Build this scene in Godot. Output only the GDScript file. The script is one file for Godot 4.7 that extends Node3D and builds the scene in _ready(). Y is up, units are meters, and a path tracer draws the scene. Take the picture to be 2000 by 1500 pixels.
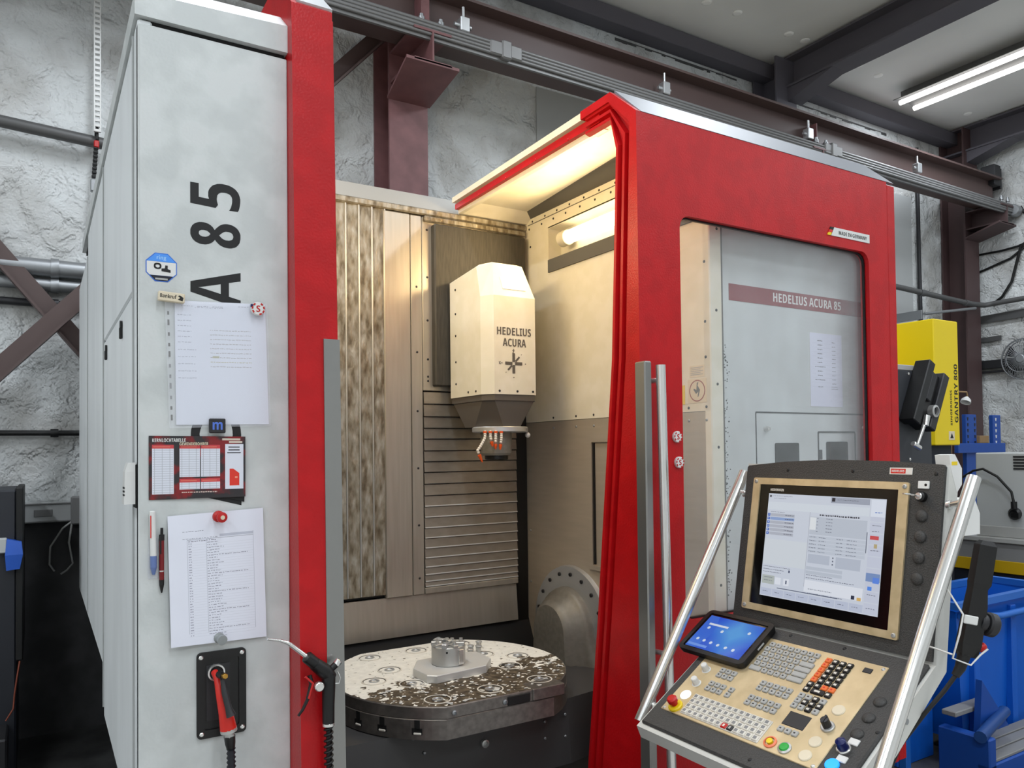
extends Node3D

# ---------------------------------------------------------------- shape builder
class Sh:
	static var org := Vector3.ZERO
	var st := SurfaceTool.new()
	var xf := Transform3D()
	func _init(t := Transform3D()):
		xf = t
		st.begin(Mesh.PRIMITIVE_TRIANGLES)
	func p(v: Vector3, uv := Vector2.ZERO):
		st.set_uv(uv)
		st.add_vertex(xf * v - org)
	func tri(a: Vector3, b: Vector3, c: Vector3, out: Vector3, g := -1):
		st.set_smooth_group(g)
		p(a)
		if (c - a).cross(b - a).dot(out) < 0.0:
			p(c); p(b)
		else:
			p(b); p(c)
	func quad(a: Vector3, b: Vector3, c: Vector3, d: Vector3, out: Vector3, g := -1):
		tri(a, b, c, out, g)
		tri(a, c, d, out, g)
	func card(x0: float, y0: float, x1: float, y1: float, h: float):   # a printed face with uv, in the local xy plane
		st.set_smooth_group(-1)
		var v := [Vector3(x0, y1, h), Vector3(x1, y1, h), Vector3(x1, y0, h), Vector3(x0, y0, h)]
		var t := [Vector2(0, 0), Vector2(1, 0), Vector2(1, 1), Vector2(0, 1)]
		for i in [0, 1, 2, 0, 2, 3]:
			p(v[i], t[i])
	func bx(c: Vector3, s: Vector3, b := 0.0):
		var h := s / 2.0
		b = minf(b, minf(h.x, minf(h.y, h.z)) * 0.6)
		for ax in 3:
			for sg in [-1.0, 1.0]:
				var n := Vector3.ZERO; n[ax] = sg
				var u := Vector3.ZERO; u[(ax + 1) % 3] = h[(ax + 1) % 3] - b
				var w := Vector3.ZERO; w[(ax + 2) % 3] = h[(ax + 2) % 3] - b
				var o: Vector3 = c + n * h[ax]
				quad(o - u - w, o + u - w, o + u + w, o - u + w, n)
		if b <= 0.0:
			return
		for ax in 3:   # edges along ax
			var i := (ax + 1) % 3
			var j := (ax + 2) % 3
			for si in [-1.0, 1.0]:
				for sj in [-1.0, 1.0]:
					var a := c; a[i] += si * h[i]; a[j] += sj * (h[j] - b)
					var d := c; d[i] += si * (h[i] - b); d[j] += sj * h[j]
					var e := Vector3.ZERO; e[ax] = h[ax] - b
					var n := Vector3.ZERO; n[i] = si; n[j] = sj
					quad(a - e, a + e, d + e, d - e, n)
		for sx in [-1.0, 1.0]:
			for sy in [-1.0, 1.0]:
				for sz in [-1.0, 1.0]:
					var s3 := Vector3(sx, sy, sz)
					var k := Vector3(b, b, b)
					var q := c + s3 * (h - k)
					tri(q + Vector3(sx * b, 0, 0), q + Vector3(0, sy * b, 0), q + Vector3(0, 0, sz * b), s3)
	func bb(a: Vector3, b: Vector3, ch := 0.003):   # a box from corner to corner
		bx((a + b) / 2.0, (b - a).abs(), ch)
	func lathe(prof: Array, seg := 20, round_profile := false, a0 := 0.0, a1 := TAU):
		for i in prof.size() - 1:
			var q0: Vector2 = prof[i]
			var q1: Vector2 = prof[i + 1]
			var d := q1 - q0
			for k in seg:
				var t0 := a0 + (a1 - a0) * k / seg
				var t1 := a0 + (a1 - a0) * (k + 1) / seg
				var r0 := Vector3(cos(t0), 0, sin(t0))
				var r1 := Vector3(cos(t1), 0, sin(t1))
				var m := (r0 + r1) * 0.5
				var out := m * d.y - Vector3(0, d.x, 0)
				var g := 1 if round_profile else i + 2
				var A := r0 * q0.x + Vector3(0, q0.y, 0)
				var B := r1 * q0.x + Vector3(0, q0.y, 0)
				var C := r1 * q1.x + Vector3(0, q1.y, 0)
				var D := r0 * q1.x + Vector3(0, q1.y, 0)
				if q0.x < 1e-6:
					tri(A, C, D, out, g)
				elif q1.x < 1e-6:
					tri(A, B, C, out, g)
				else:
					quad(A, B, C, D, out, g)
	func turn(a: Vector3, b: Vector3, prof: Array, seg := 16, round_profile := false):   # a lathed profile whose axis runs from a towards b
		var keep := xf
		xf = keep * Transform3D(Sh.along(b - a), a)
		lathe(prof, seg, round_profile)
		xf = keep
	func cyl(a: Vector3, b: Vector3, r: float, seg := 14, ch := 0.0):
		var l := (b - a).length()
		if ch > 0.0:
			turn(a, b, [Vector2(0, 0), Vector2(r - ch, 0), Vector2(r, ch), Vector2(r, l - ch), Vector2(r - ch, l), Vector2(0, l)], seg)
		else:
			turn(a, b, [Vector2(0, 0), Vector2(r, 0), Vector2(r, l), Vector2(0, l)], seg)
	func ball(c: Vector3, r: Vector3, seg := 12):
		var keep := xf
		xf = keep * Transform3D(Basis.from_scale(r), c)
		var pr := []
		for i in 9:
			var t := -PI / 2 + PI * i / 8.0
			pr.append(Vector2(maxf(0.0, cos(t)) if i > 0 and i < 8 else 0.0, sin(t)))
		lathe(pr, seg, true)
		xf = keep
	static func along(d: Vector3) -> Basis:
		var y := d.normalized()
		var x := y.cross(Vector3(0.31, 0.2, 0.93)).normalized()
		if absf(y.dot(Vector3(0.31, 0.2, 0.93).normalized())) > 0.95:
			x = y.cross(Vector3(1, 0, 0)).normalized()
		return Basis(x, y, x.cross(y))
	func tube(path: Array, r, seg := 10, closed_ends := true):
		var n := path.size()
		var rings := []
		var nb := Vector3.ZERO
		for i in n:
			var d: Vector3 = (path[mini(i + 1, n - 1)] - path[maxi(i - 1, 0)]).normalized()
			if i == 0:
				nb = Sh.along(d).x
			nb = (nb - d * nb.dot(d)).normalized()
			var w := d.cross(nb)
			var rr: float = r[i] if r is Array else r
			var ring := []
			for k in seg:
				var t := TAU * k / seg
				ring.append(path[i] + (nb * cos(t) + w * sin(t)) * rr)
			rings.append(ring)
		for i in n - 1:
			for k in seg:
				var k1 := (k + 1) % seg
				var mid: Vector3 = (rings[i][k] + rings[i][k1]) * 0.5 - path[i]
				quad(rings[i][k], rings[i][k1], rings[i + 1][k1], rings[i + 1][k], mid, 1)
		if closed_ends:
			for e in [0, n - 1]:
				var d: Vector3 = path[0] - path[1] if e == 0 else path[n - 1] - path[n - 2]
				for k in seg:
					tri(path[e], rings[e][k], rings[e][(k + 1) % seg], d, 3)
	func prism(poly: Array, z0: float, z1: float):   # a polygon in local xy drawn out along local z
		var pv := PackedVector2Array(poly)
		var idx := Geometry2D.triangulate_polygon(pv)
		for i in range(0, idx.size(), 3):
			for z in [[z0, -1.0], [z1, 1.0]]:
				var f := []
				for k in 3:
					f.append(Vector3(pv[idx[i + k]].x, pv[idx[i + k]].y, z[0]))
				tri(f[0], f[1], f[2], Vector3(0, 0, z[1] * signf(z1 - z0)))
		var area := 0.0
		for i in pv.size():
			area += pv[i].cross(pv[(i + 1) % pv.size()])
		for i in pv.size():
			var a := pv[i]
			var b := pv[(i + 1) % pv.size()]
			var o := Vector3(b.y - a.y, a.x - b.x, 0) * signf(area)
			quad(Vector3(a.x, a.y, z0), Vector3(b.x, b.y, z0), Vector3(b.x, b.y, z1), Vector3(a.x, a.y, z1), o)
	func ring(outer: Array, inner: Array, z0: float, z1: float):   # a frame between two outlines of as many points
		var n := outer.size()
		for i in n:
			var a: Vector2 = outer[i]; var b: Vector2 = outer[(i + 1) % n]
			var c: Vector2 = inner[(i + 1) % n]; var d: Vector2 = inner[i]
			for z in [[z0, -1.0], [z1, 1.0]]:
				quad(Vector3(a.x, a.y, z[0]), Vector3(b.x, b.y, z[0]), Vector3(c.x, c.y, z[0]), Vector3(d.x, d.y, z[0]), Vector3(0, 0, z[1]))
			var m := (a + b) * 0.5 - (c + d) * 0.5
			quad(Vector3(a.x, a.y, z0), Vector3(b.x, b.y, z0), Vector3(b.x, b.y, z1), Vector3(a.x, a.y, z1), Vector3(m.x, m.y, 0))
			quad(Vector3(d.x, d.y, z0), Vector3(c.x, c.y, z0), Vector3(c.x, c.y, z1), Vector3(d.x, d.y, z1), Vector3(-m.x, -m.y, 0))
	static func rrect(x0: float, y0: float, x1: float, y1: float, r: float, seg := 4) -> Array:
		var out := []
		for q in [[x1 - r, y1 - r, 0.0], [x0 + r, y1 - r, 90.0], [x0 + r, y0 + r, 180.0], [x1 - r, y0 + r, 270.0]]:
			for k in seg + 1:
				var t := deg_to_rad(q[2] + 90.0 * k / seg)
				out.append(Vector2(q[0] + r * cos(t), q[1] + r * sin(t)))
		return out
	func loft(sections: Array, cap := true, g := -1):   # closed outlines (arrays of Vector3) joined one to the next
		var n: int = sections[0].size()
		for s in sections.size() - 1:
			var mid := Vector3.ZERO
			for v in sections[s] + sections[s + 1]:
				mid += v / (2.0 * n)
			for i in n:
				var j := (i + 1) % n
				var f: Vector3 = (sections[s][i] + sections[s][j] + sections[s + 1][i] + sections[s + 1][j]) / 4.0
				quad(sections[s][i], sections[s][j], sections[s + 1][j], sections[s + 1][i], f - mid, g)
		if cap:
			for e in [0, sections.size() - 1]:
				var c := Vector3.ZERO
				for v in sections[e]:
					c += v / n
				var o := Vector3.ZERO
				for v in sections[1 if e == 0 else e - 1]:
					o += v / n
				for i in n:
					tri(c, sections[e][i], sections[e][(i + 1) % n], c - o)
	func done() -> ArrayMesh:
		st.generate_normals()
		return st.commit()

# ---------------------------------------------------------------- naming and tagging
var taken := {}

func numbered(parent: Node, called: String) -> String:
	var key := str(parent.get_instance_id()) + called
	var n: int = taken.get(key, 0)
	taken[key] = n + 1
	return called if n == 0 else "%s_%03d" % [called, n]

func tag(o: Node, label := "", category := "", group := "", kind := "") -> void:
	if label: o.set_meta("label", label)
	if category: o.set_meta("category", category)
	if group: o.set_meta("group", group)
	if kind: o.set_meta("kind", kind)

func thing(called: String, at: Vector3, label: String, category: String, group := "", kind := "") -> Node3D:
	var o := Node3D.new()
	o.name = numbered(self, called)
	add_child(o, true)
	o.position = at
	Sh.org = at
	tag(o, label, category, group, kind)
	return o

func put(called: String, s: Sh, m: Material, parent: Node = null, label := "") -> MeshInstance3D:
	return place(called, s.done(), Transform3D(Basis(), Sh.org), m, parent, label)

func place(called: String, mesh: Mesh, at: Transform3D, m: Material, parent: Node = null, label := "") -> MeshInstance3D:
	var par: Node = parent if parent else self
	var o := MeshInstance3D.new()
	o.name = numbered(par, called)
	o.mesh = mesh
	if m: o.material_override = m
	par.add_child(o, true)
	o.transform = Transform3D(at.basis, at.origin - Sh.org)
	if label: o.set_meta("label", label)
	return o

func single(called: String, s: Sh, m: Material, label: String, category: String, group := "", kind := "") -> MeshInstance3D:
	var o := put(called, s, m)
	o.position = Sh.org
	tag(o, label, category, group, kind)
	return o

func base(at: Vector3) -> void:
	Sh.org = at

func own(f: Callable) -> Mesh:   # a mesh in its own axes, to be placed many times
	var keep := Sh.org
	Sh.org = Vector3.ZERO
	var s := Sh.new()
	f.call(s)
	var m := s.done()
	Sh.org = keep
	return m

var font: SystemFont

func letters(text: String, at: Transform3D, cap: float, width: float, m: Material, parent: Node, called := "lettering") -> MeshInstance3D:
	var t := TextMesh.new()
	t.font = font
	t.text = text
	t.font_size = 64
	t.pixel_size = cap / (0.714 * 64.0)
	t.depth = 0.0006
	t.curve_step = 2.0
	var b := t.get_aabb()
	var k := width / b.size.x if width > 0.0 and b.size.x > 0.0 else 1.0
	var ky := cap / b.size.y
	if width <= 0.0: k = ky
	var off := Vector3(-b.get_center().x * k, -b.get_center().y * ky, 0)
	var tr := at * Transform3D(Basis.from_scale(Vector3(k, ky, 1)), off)
	return place(called, t, tr, m, parent)

# ---------------------------------------------------------------- materials
var M := {}

func mat(called: String, c: Color, rough := 0.6, metal := 0.0) -> StandardMaterial3D:
	var m := StandardMaterial3D.new()
	m.resource_name = called
	m.albedo_color = c
	m.roughness = rough
	m.metallic = metal
	M[called] = m
	return m

func noise_tex(freq: float, seed_: int, lo: Color, hi: Color, size := 512, kind := FastNoiseLite.TYPE_SIMPLEX_SMOOTH, oct := 4, a := 0.3, b := 0.7, mid := Color(0, 0, 0, 0)) -> NoiseTexture2D:
	var n := FastNoiseLite.new()
	n.noise_type = kind
	n.frequency = freq
	n.seed = seed_
	n.fractal_octaves = oct
	var t := NoiseTexture2D.new()
	t.width = size; t.height = size
	t.seamless = true
	t.noise = n
	var g := Gradient.new()
	g.offsets = PackedFloat32Array([a, b])
	g.colors = PackedColorArray([lo, hi])
	if mid.a > 0.0:
		g.add_point((a + b) / 2.0, mid)
	t.color_ramp = g
	return t

func bump_tex(freq: float, seed_: int, strength: float, size := 512, kind := FastNoiseLite.TYPE_SIMPLEX_SMOOTH, oct := 4, warp := 0.0) -> NoiseTexture2D:
	var n := FastNoiseLite.new()
	n.noise_type = kind
	n.frequency = freq
	n.seed = seed_
	n.fractal_octaves = oct
	if warp > 0.0:
		n.domain_warp_enabled = true
		n.domain_warp_amplitude = warp
		n.domain_warp_frequency = freq * 1.5
	var t := NoiseTexture2D.new()
	t.width = size; t.height = size
	t.seamless = true
	t.as_normal_map = true
	t.bump_strength = strength
	t.noise = n
	return t

func tri_map(m: StandardMaterial3D, scale: Vector3) -> void:
	m.uv1_triplanar = true
	m.uv1_world_triplanar = true
	m.uv1_scale = scale

func make_materials() -> void:
	var m := mat("wall_foil", Color(1, 1, 1), 0.75)
	m.albedo_texture = noise_tex(0.006, 3, Color(0.66, 0.655, 0.64), Color(0.83, 0.84, 0.84), 512, FastNoiseLite.TYPE_SIMPLEX_SMOOTH, 5, 0.1, 0.6)
	m.normal_enabled = true
	m.normal_texture = bump_tex(0.016, 5, 9.0, 512, FastNoiseLite.TYPE_SIMPLEX_SMOOTH, 5, 30.0)
	m.normal_scale = 1.0
	tri_map(m, Vector3(0.35, 0.35, 0.35))
	m = mat("wall_black", Color(1, 1, 1), 0.8)
	m.albedo_texture = noise_tex(0.01, 8, Color(0.24, 0.24, 0.245), Color(0.31, 0.31, 0.315))
	tri_map(m, Vector3(0.5, 0.5, 0.5))
	m = mat("ceiling_sheet", Color(1, 1, 1), 0.7)
	m.albedo_texture = noise_tex(0.004, 4, Color(0.88, 0.88, 0.87), Color(0.91, 0.91, 0.90))
	tri_map(m, Vector3(0.25, 0.25, 0.25))
	m = mat("floor_dark", Color(1, 1, 1), 0.55)
	m.albedo_texture = noise_tex(0.012, 9, Color(0.22, 0.22, 0.22), Color(0.30, 0.30, 0.30))
	tri_map(m, Vector3(0.6, 0.6, 0.6))
	mat("satin_dark", Color(0.58, 0.58, 0.57), 0.3, 0.75)
	mat("strip_steel", Color(0.80, 0.80, 0.79), 0.26, 0.92)
	mat("hall_wall", Color(0.93, 0.93, 0.92), 0.8)
	mat("washer_white", Color(0.97, 0.97, 0.96), 0.6)
	mat("rail_grey", Color(0.46, 0.46, 0.46), 0.5, 0.3)
	mat("chamfer_steel", Color(0.50, 0.51, 0.53), 0.5, 0.3)
	mat("pipe_grey", Color(0.34, 0.34, 0.34), 0.5, 0.2)
	mat("column_dark", Color(0.30, 0.225, 0.225), 0.55)
	mat("reflector", Color(0.45, 0.45, 0.45), 0.6)
	mat("concrete", Color(0.72, 0.71, 0.69), 0.7)
	m = mat("steel_brown", Color(1, 1, 1), 0.55)
	m.albedo_texture = noise_tex(0.012, 11, Color(0.40, 0.265, 0.27), Color(0.48, 0.325, 0.33), 512, FastNoiseLite.TYPE_SIMPLEX_SMOOTH, 4, 0.1, 0.9)
	tri_map(m, Vector3(0.8, 0.8, 0.8))
	mat("beam_brown", Color(0.33, 0.265, 0.255), 0.5)
	mat("steel_violet", Color(0.34, 0.33, 0.36), 0.6)
	m = mat("grey_paint", Color(1, 1, 1), 0.42)
	m.albedo_texture = noise_tex(0.006, 21, Color(0.755, 0.77, 0.765), Color(0.80, 0.815, 0.81))
	m.normal_enabled = true
	m.normal_texture = bump_tex(0.2, 22, 0.6, 256)
	m.normal_scale = 0.25
	tri_map(m, Vector3(2, 2, 2))
	m = mat("side_paint", Color(1, 1, 1), 0.45)
	m.albedo_texture = noise_tex(0.006, 23, Color(0.76, 0.775, 0.78), Color(0.79, 0.81, 0.815))
	tri_map(m, Vector3(1, 0.3, 1))
	m = mat("outer_paint", Color(1, 1, 1), 0.45)
	m.albedo_texture = noise_tex(0.006, 24, Color(0.87, 0.885, 0.89), Color(0.90, 0.915, 0.92))
	tri_map(m, Vector3(1, 0.3, 1))
	m = mat("red_paint", Color(1, 1, 1), 0.38)
	m.metallic_specular = 0.42
	m.albedo_texture = noise_tex(0.008, 31, Color(0.68, 0.035, 0.065), Color(0.72, 0.045, 0.075))
	m.normal_enabled = true
	m.normal_texture = bump_tex(0.25, 32, 0.8, 256)
	m.normal_scale = 0.3
	tri_map(m, Vector3(2, 2, 2))
	m = mat("cream_paint", Color(1, 1, 1), 0.45)
	m.albedo_texture = noise_tex(0.01, 41, Color(0.86, 0.84, 0.77), Color(0.88, 0.86, 0.80))
	tri_map(m, Vector3(1.5, 1.5, 1.5))
	# brushed and dirty stainless sheet
	m = mat("stainless", Color(1, 1, 1), 0.42, 0.6)
	m.albedo_texture = noise_tex(0.010, 51, Color(0.68, 0.655, 0.61), Color(0.715, 0.69, 0.65), 512, FastNoiseLite.TYPE_SIMPLEX_SMOOTH, 3, 0.1, 0.9)
	m.roughness_texture = noise_tex(0.02, 52, Color(0.7, 0.7, 0.7), Color(0.9, 0.9, 0.9))
	tri_map(m, Vector3(9, 0.5, 9))
	m = mat("stainless_flat", Color(1, 1, 1), 0.45, 0.4)
	m.albedo_texture = noise_tex(0.012, 53, Color(0.70, 0.66, 0.60), Color(0.73, 0.69, 0.63), 512, FastNoiseLite.TYPE_SIMPLEX_SMOOTH, 3, 0.1, 0.9)
	tri_map(m, Vector3(0.5, 5, 0.5))
	m = mat("stainless_dirty", Color(1, 1, 1), 0.4, 0.55)
	m.albedo_texture = noise_tex(0.014, 54, Color(0.33, 0.28, 0.21), Color(0.68, 0.66, 0.62), 512, FastNoiseLite.TYPE_SIMPLEX_SMOOTH, 5, 0.05, 0.85, Color(0.55, 0.515, 0.45))
	m.normal_enabled = true
	m.normal_texture = bump_tex(0.010, 55, 7.0, 512, FastNoiseLite.TYPE_SIMPLEX_SMOOTH, 3, 20.0)
	m.normal_scale = 0.8
	tri_map(m, Vector3(3.4, 1.1, 3.4))
	m = mat("slat_steel", Color(1, 1, 1), 0.30, 0.55)
	m.albedo_texture = noise_tex(0.014, 56, Color(0.57, 0.54, 0.50), Color(0.62, 0.59, 0.55), 512, FastNoiseLite.TYPE_SIMPLEX_SMOOTH, 4, 0.1, 0.9)
	tri_map(m, Vector3(1.5, 3, 1.5))
	m = mat("bellows_dirty", Color(1, 1, 1), 0.6, 0.2)
	m.albedo_texture = noise_tex(0.02, 57, Color(0.22, 0.21, 0.19), Color(0.285, 0.27, 0.245), 512, FastNoiseLite.TYPE_SIMPLEX_SMOOTH, 4, 0.1, 0.9)
	tri_map(m, Vector3(7, 0.8, 7))
	m = mat("cast_grey", Color(1, 1, 1), 0.5, 0.35)
	m.albedo_texture = noise_tex(0.02, 58, Color(0.49, 0.475, 0.445), Color(0.525, 0.51, 0.48))
	tri_map(m, Vector3(3, 3, 3))
	m = mat("table_steel", Color(1, 1, 1), 0.4, 0.7)
	m.albedo_texture = noise_tex(0.02, 59, Color(0.42, 0.40, 0.385), Color(0.52, 0.50, 0.48), 512, FastNoiseLite.TYPE_SIMPLEX_SMOOTH, 4, 0.1, 0.9)
	tri_map(m, Vector3(3, 3, 3))
	mat("apron_dark", Color(0.27, 0.265, 0.265), 0.5, 0.3)
	mat("trough_dark", Color(0.09, 0.09, 0.09), 0.6, 0.2)
	mat("head_grey", Color(0.36, 0.34, 0.32), 0.5, 0.2)
	mat("rubber_grey", Color(0.36, 0.355, 0.34), 0.8)
	mat("polished", Color(0.88, 0.88, 0.87), 0.22, 0.85)
	mat("satin_steel", Color(0.74, 0.74, 0.73), 0.36, 0.6)
	mat("aluminium", Color(0.78, 0.79, 0.80), 0.42, 0.8)
	mat("bright_alu", Color(0.86, 0.86, 0.85), 0.5, 0.5)
	m = mat("gold_plate", Color(1, 1, 1), 0.42, 0.35)
	m.albedo_texture = noise_tex(0.01, 61, Color(0.76, 0.68, 0.53), Color(0.83, 0.75, 0.60), 256)
	tri_map(m, Vector3(4, 4, 4))
	m = mat("console_dark", Color(1, 1, 1), 0.62)
	m.albedo_texture = noise_tex(0.35, 62, Color(0.19, 0.185, 0.18), Color(0.27, 0.265, 0.26), 256)
	m.normal_enabled = true
	m.normal_texture = bump_tex(0.3, 63, 3.0, 256)
	m.normal_scale = 0.4
	tri_map(m, Vector3(3, 3, 3))
	mat("console_light", Color(0.80, 0.80, 0.78), 0.5)
	mat("black_plastic", Color(0.035, 0.035, 0.04), 0.4)
	mat("dark_plastic", Color(0.13, 0.13, 0.14), 0.5)
	mat("black_gloss", Color(0.03, 0.028, 0.03), 0.15)
	mat("ink", Color(0.05, 0.05, 0.055), 0.6)
	mat("print_black", Color(0.07, 0.07, 0.08), 0.5)
	mat("white_plastic", Color(0.86, 0.86, 0.85), 0.4)
	mat("key_grey", Color(0.66, 0.66, 0.65), 0.45)
	mat("key_white", Color(0.84, 0.82, 0.78), 0.45)
	mat("key_cream", Color(0.85, 0.80, 0.70), 0.4)
	mat("key_orange", Color(0.88, 0.42, 0.16), 0.45)
	mat("red_plastic", Color(0.72, 0.08, 0.07), 0.35)
	mat("yellow_plastic", Color(0.90, 0.78, 0.06), 0.4)
	mat("yellow_paint", Color(0.90, 0.79, 0.02), 0.5)
	mat("blue_paint", Color(0.05, 0.27, 0.60), 0.5)
	mat("blue_bin", Color(0.03, 0.36, 0.76), 0.45)
	mat("blue_cap", Color(0.02, 0.08, 0.32), 0.3)
	mat("green_cap", Color(0.12, 0.62, 0.22), 0.4)
	mat("brass", Color(0.80, 0.62, 0.30), 0.3, 1.0)
	mat("bright_red", Color(0.80, 0.13, 0.08), 0.4)
	mat("orange_plastic", Color(0.90, 0.35, 0.10), 0.4)
	mat("bench_grey", Color(0.50, 0.50, 0.50), 0.6)
	mat("cabinet_white", Color(0.70, 0.71, 0.71), 0.6)
	mat("navy", Color(0.05, 0.07, 0.13), 0.6)
	mat("galvanised", Color(0.60, 0.61, 0.62), 0.45, 0.7)
	mat("dark_steel", Color(0.20, 0.20, 0.21), 0.45, 0.4)
	mat("cable_black", Color(0.03, 0.03, 0.032), 0.55)
	mat("wood", Color(0.55, 0.44, 0.30), 0.7)
	m = mat("glass", Color(0.93, 0.96, 0.97, 0.06), 0.02)
	m.transparency = BaseMaterial3D.TRANSPARENCY_ALPHA
	m = mat("clear_film", Color(0.95, 0.96, 1.0, 0.18), 0.12)
	m.transparency = BaseMaterial3D.TRANSPARENCY_ALPHA
	m = mat("tube_glow", Color(1, 1, 1), 0.5)
	m.emission_enabled = true; m.emission = Color(1.0, 0.99, 0.97); m.emission_energy_multiplier = 3.0
	m = mat("lamp_glow", Color(1, 1, 1), 0.5)
	m.emission_enabled = true; m.emission = Color(1.0, 0.93, 0.78); m.emission_energy_multiplier = 3.5
	m = mat("white_lit", Color(0.95, 0.97, 1.0), 0.4)
	m.emission_enabled = true; m.emission = Color(0.9, 0.95, 1.0); m.emission_energy_multiplier = 0.7
	m = mat("blue_lit", Color(0.1, 0.6, 0.95), 0.4)
	m.emission_enabled = true; m.emission = Color(0.05, 0.55, 0.95); m.emission_energy_multiplier = 0.9

func print_mat(called: String, im: Image, glow := 0.0, rough := 0.6) -> StandardMaterial3D:
	var m := mat(called, Color(1, 1, 1), rough)
	var t := ImageTexture.create_from_image(im)
	m.albedo_texture = t
	if glow > 0.0:
		m.albedo_color = Color(0.1, 0.1, 0.1)
		m.emission_enabled = true
		m.emission = Color(1, 1, 1)
		m.emission_operator = BaseMaterial3D.EMISSION_OP_MULTIPLY
		m.emission_texture = t
		m.emission_energy_multiplier = glow
	return m

func img(w: int, h: int, c: Color) -> Image:
	var i := Image.create(w, h, false, Image.FORMAT_RGB8)
	i.fill(c)
	return i

func scribble(im: Image, rng: RandomNumberGenerator, x: int, y: int, w: int, c: Color, h := 2) -> void:   # a line of writing too small to read: words as short strokes
	var px := x
	while px < x + w:
		var l := rng.randi_range(4, 14)
		im.fill_rect(Rect2i(px, y + rng.randi_range(0, 1), mini(l, x + w - px), h), c)
		px += l + rng.randi_range(2, 5)

# ---------------------------------------------------------------- frames
const NEAR := 0.05
func FZ(z: float) -> Transform3D: return Transform3D(Basis(), Vector3(0, 0, z))
func FX(x: float) -> Transform3D: return Transform3D(Basis(Vector3(0, 0, 1), Vector3(0, 1, 0), Vector3(-1, 0, 0)), Vector3(x, 0, 0))   # local (z, y, towards -x)
func slope(o: Vector3, t: float) -> Transform3D: return Transform3D(Basis(Vector3(0, 0, 1), Vector3(sin(t), cos(t), 0), Vector3(-cos(t), sin(t), 0)), o)
var FS := slope(Vector3(1.89, 1.458, 0), 0.169)      # screen panel: local (z, -down, out)
var FK := slope(Vector3(1.8247, 1.0755, 0), 1.0)     # keyboard panel

var screw_mesh: Mesh
var bolt_mesh: Mesh

func at(f: Transform3D, x: float, y: float, h := 0.0) -> Transform3D: return f * Transform3D(Basis(), Vector3(x, y, h))

func screws(f: Transform3D, spots: Array, m: Material, parent: Node, mesh: Mesh = null, called := "screw") -> void:
	for s in spots:
		place(called, mesh if mesh else screw_mesh, at(f, s.x, s.y), m, parent)

func _ready() -> void:
	# camera: an upright-corrected phone picture, so the lens is shifted rather than tilted
	var cam := Camera3D.new()
	cam.name = "camera"
	add_child(cam)
	cam.transform = Transform3D(Basis(Vector3(0.85199, -0.0114, 0.52342), Vector3(-0.00141, 0.99971, 0.02407), Vector3(-0.52355, -0.02124, 0.85173)).orthonormalized(), Vector3(0, 1.6, 1.9))
	cam.set_frustum(1500.0 / 1506.0 * NEAR, Vector2(0, 96.0 / 1506.0 * NEAR), NEAR, 60.0)
	cam.current = true
	var we := WorldEnvironment.new()
	we.name = "world_environment"
	var env := Environment.new()
	env.background_mode = Environment.BG_COLOR
	env.background_color = Color(0.02, 0.02, 0.02)
	env.tonemap_mode = Environment.TONE_MAPPER_LINEAR
	env.tonemap_exposure = 1.0
	env.sdfgi_enabled = true
	env.ssao_enabled = true
	env.ssil_enabled = true
	we.environment = env
	add_child(we)
	font = SystemFont.new()
	font.font_names = PackedStringArray(["Droid Sans"])
	font.font_weight = 700
	make_materials()
	screw_mesh = own(func(s): s.turn(Vector3(0, 0, -0.001), Vector3(0, 0, 1), [Vector2(0.0055, 0), Vector2(0.0055, 0.002), Vector2(0.0035, 0.004), Vector2(0.0, 0.0045)], 8))
	bolt_mesh = own(func(s): s.turn(Vector3(0, 0, -0.002), Vector3(0, 0, 1), [Vector2(0.009, 0), Vector2(0.009, 0.007), Vector2(0.005, 0.009), Vector2(0.005, 0.005), Vector2(0.0, 0.005)], 10))
	hall_lights()
	hall()
	machine()
	console()
	column_things()
	table_things()
	surroundings()

# ---------------------------------------------------------------- light
const HALL_E := 6.2
const LAMP_E := 0.88

func area(called: String, pos: Vector3, basis: Basis, size: Vector2, c: Color, e: float) -> void:
	var l := AreaLight3D.new()
	l.name = called
	l.area_size = size
	l.light_color = c
	l.light_energy = e
	l.shadow_enabled = true
	l.area_range = 40.0
	l.area_attenuation = 2.0
	add_child(l, true)
	l.transform = Transform3D(basis, pos)

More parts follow.
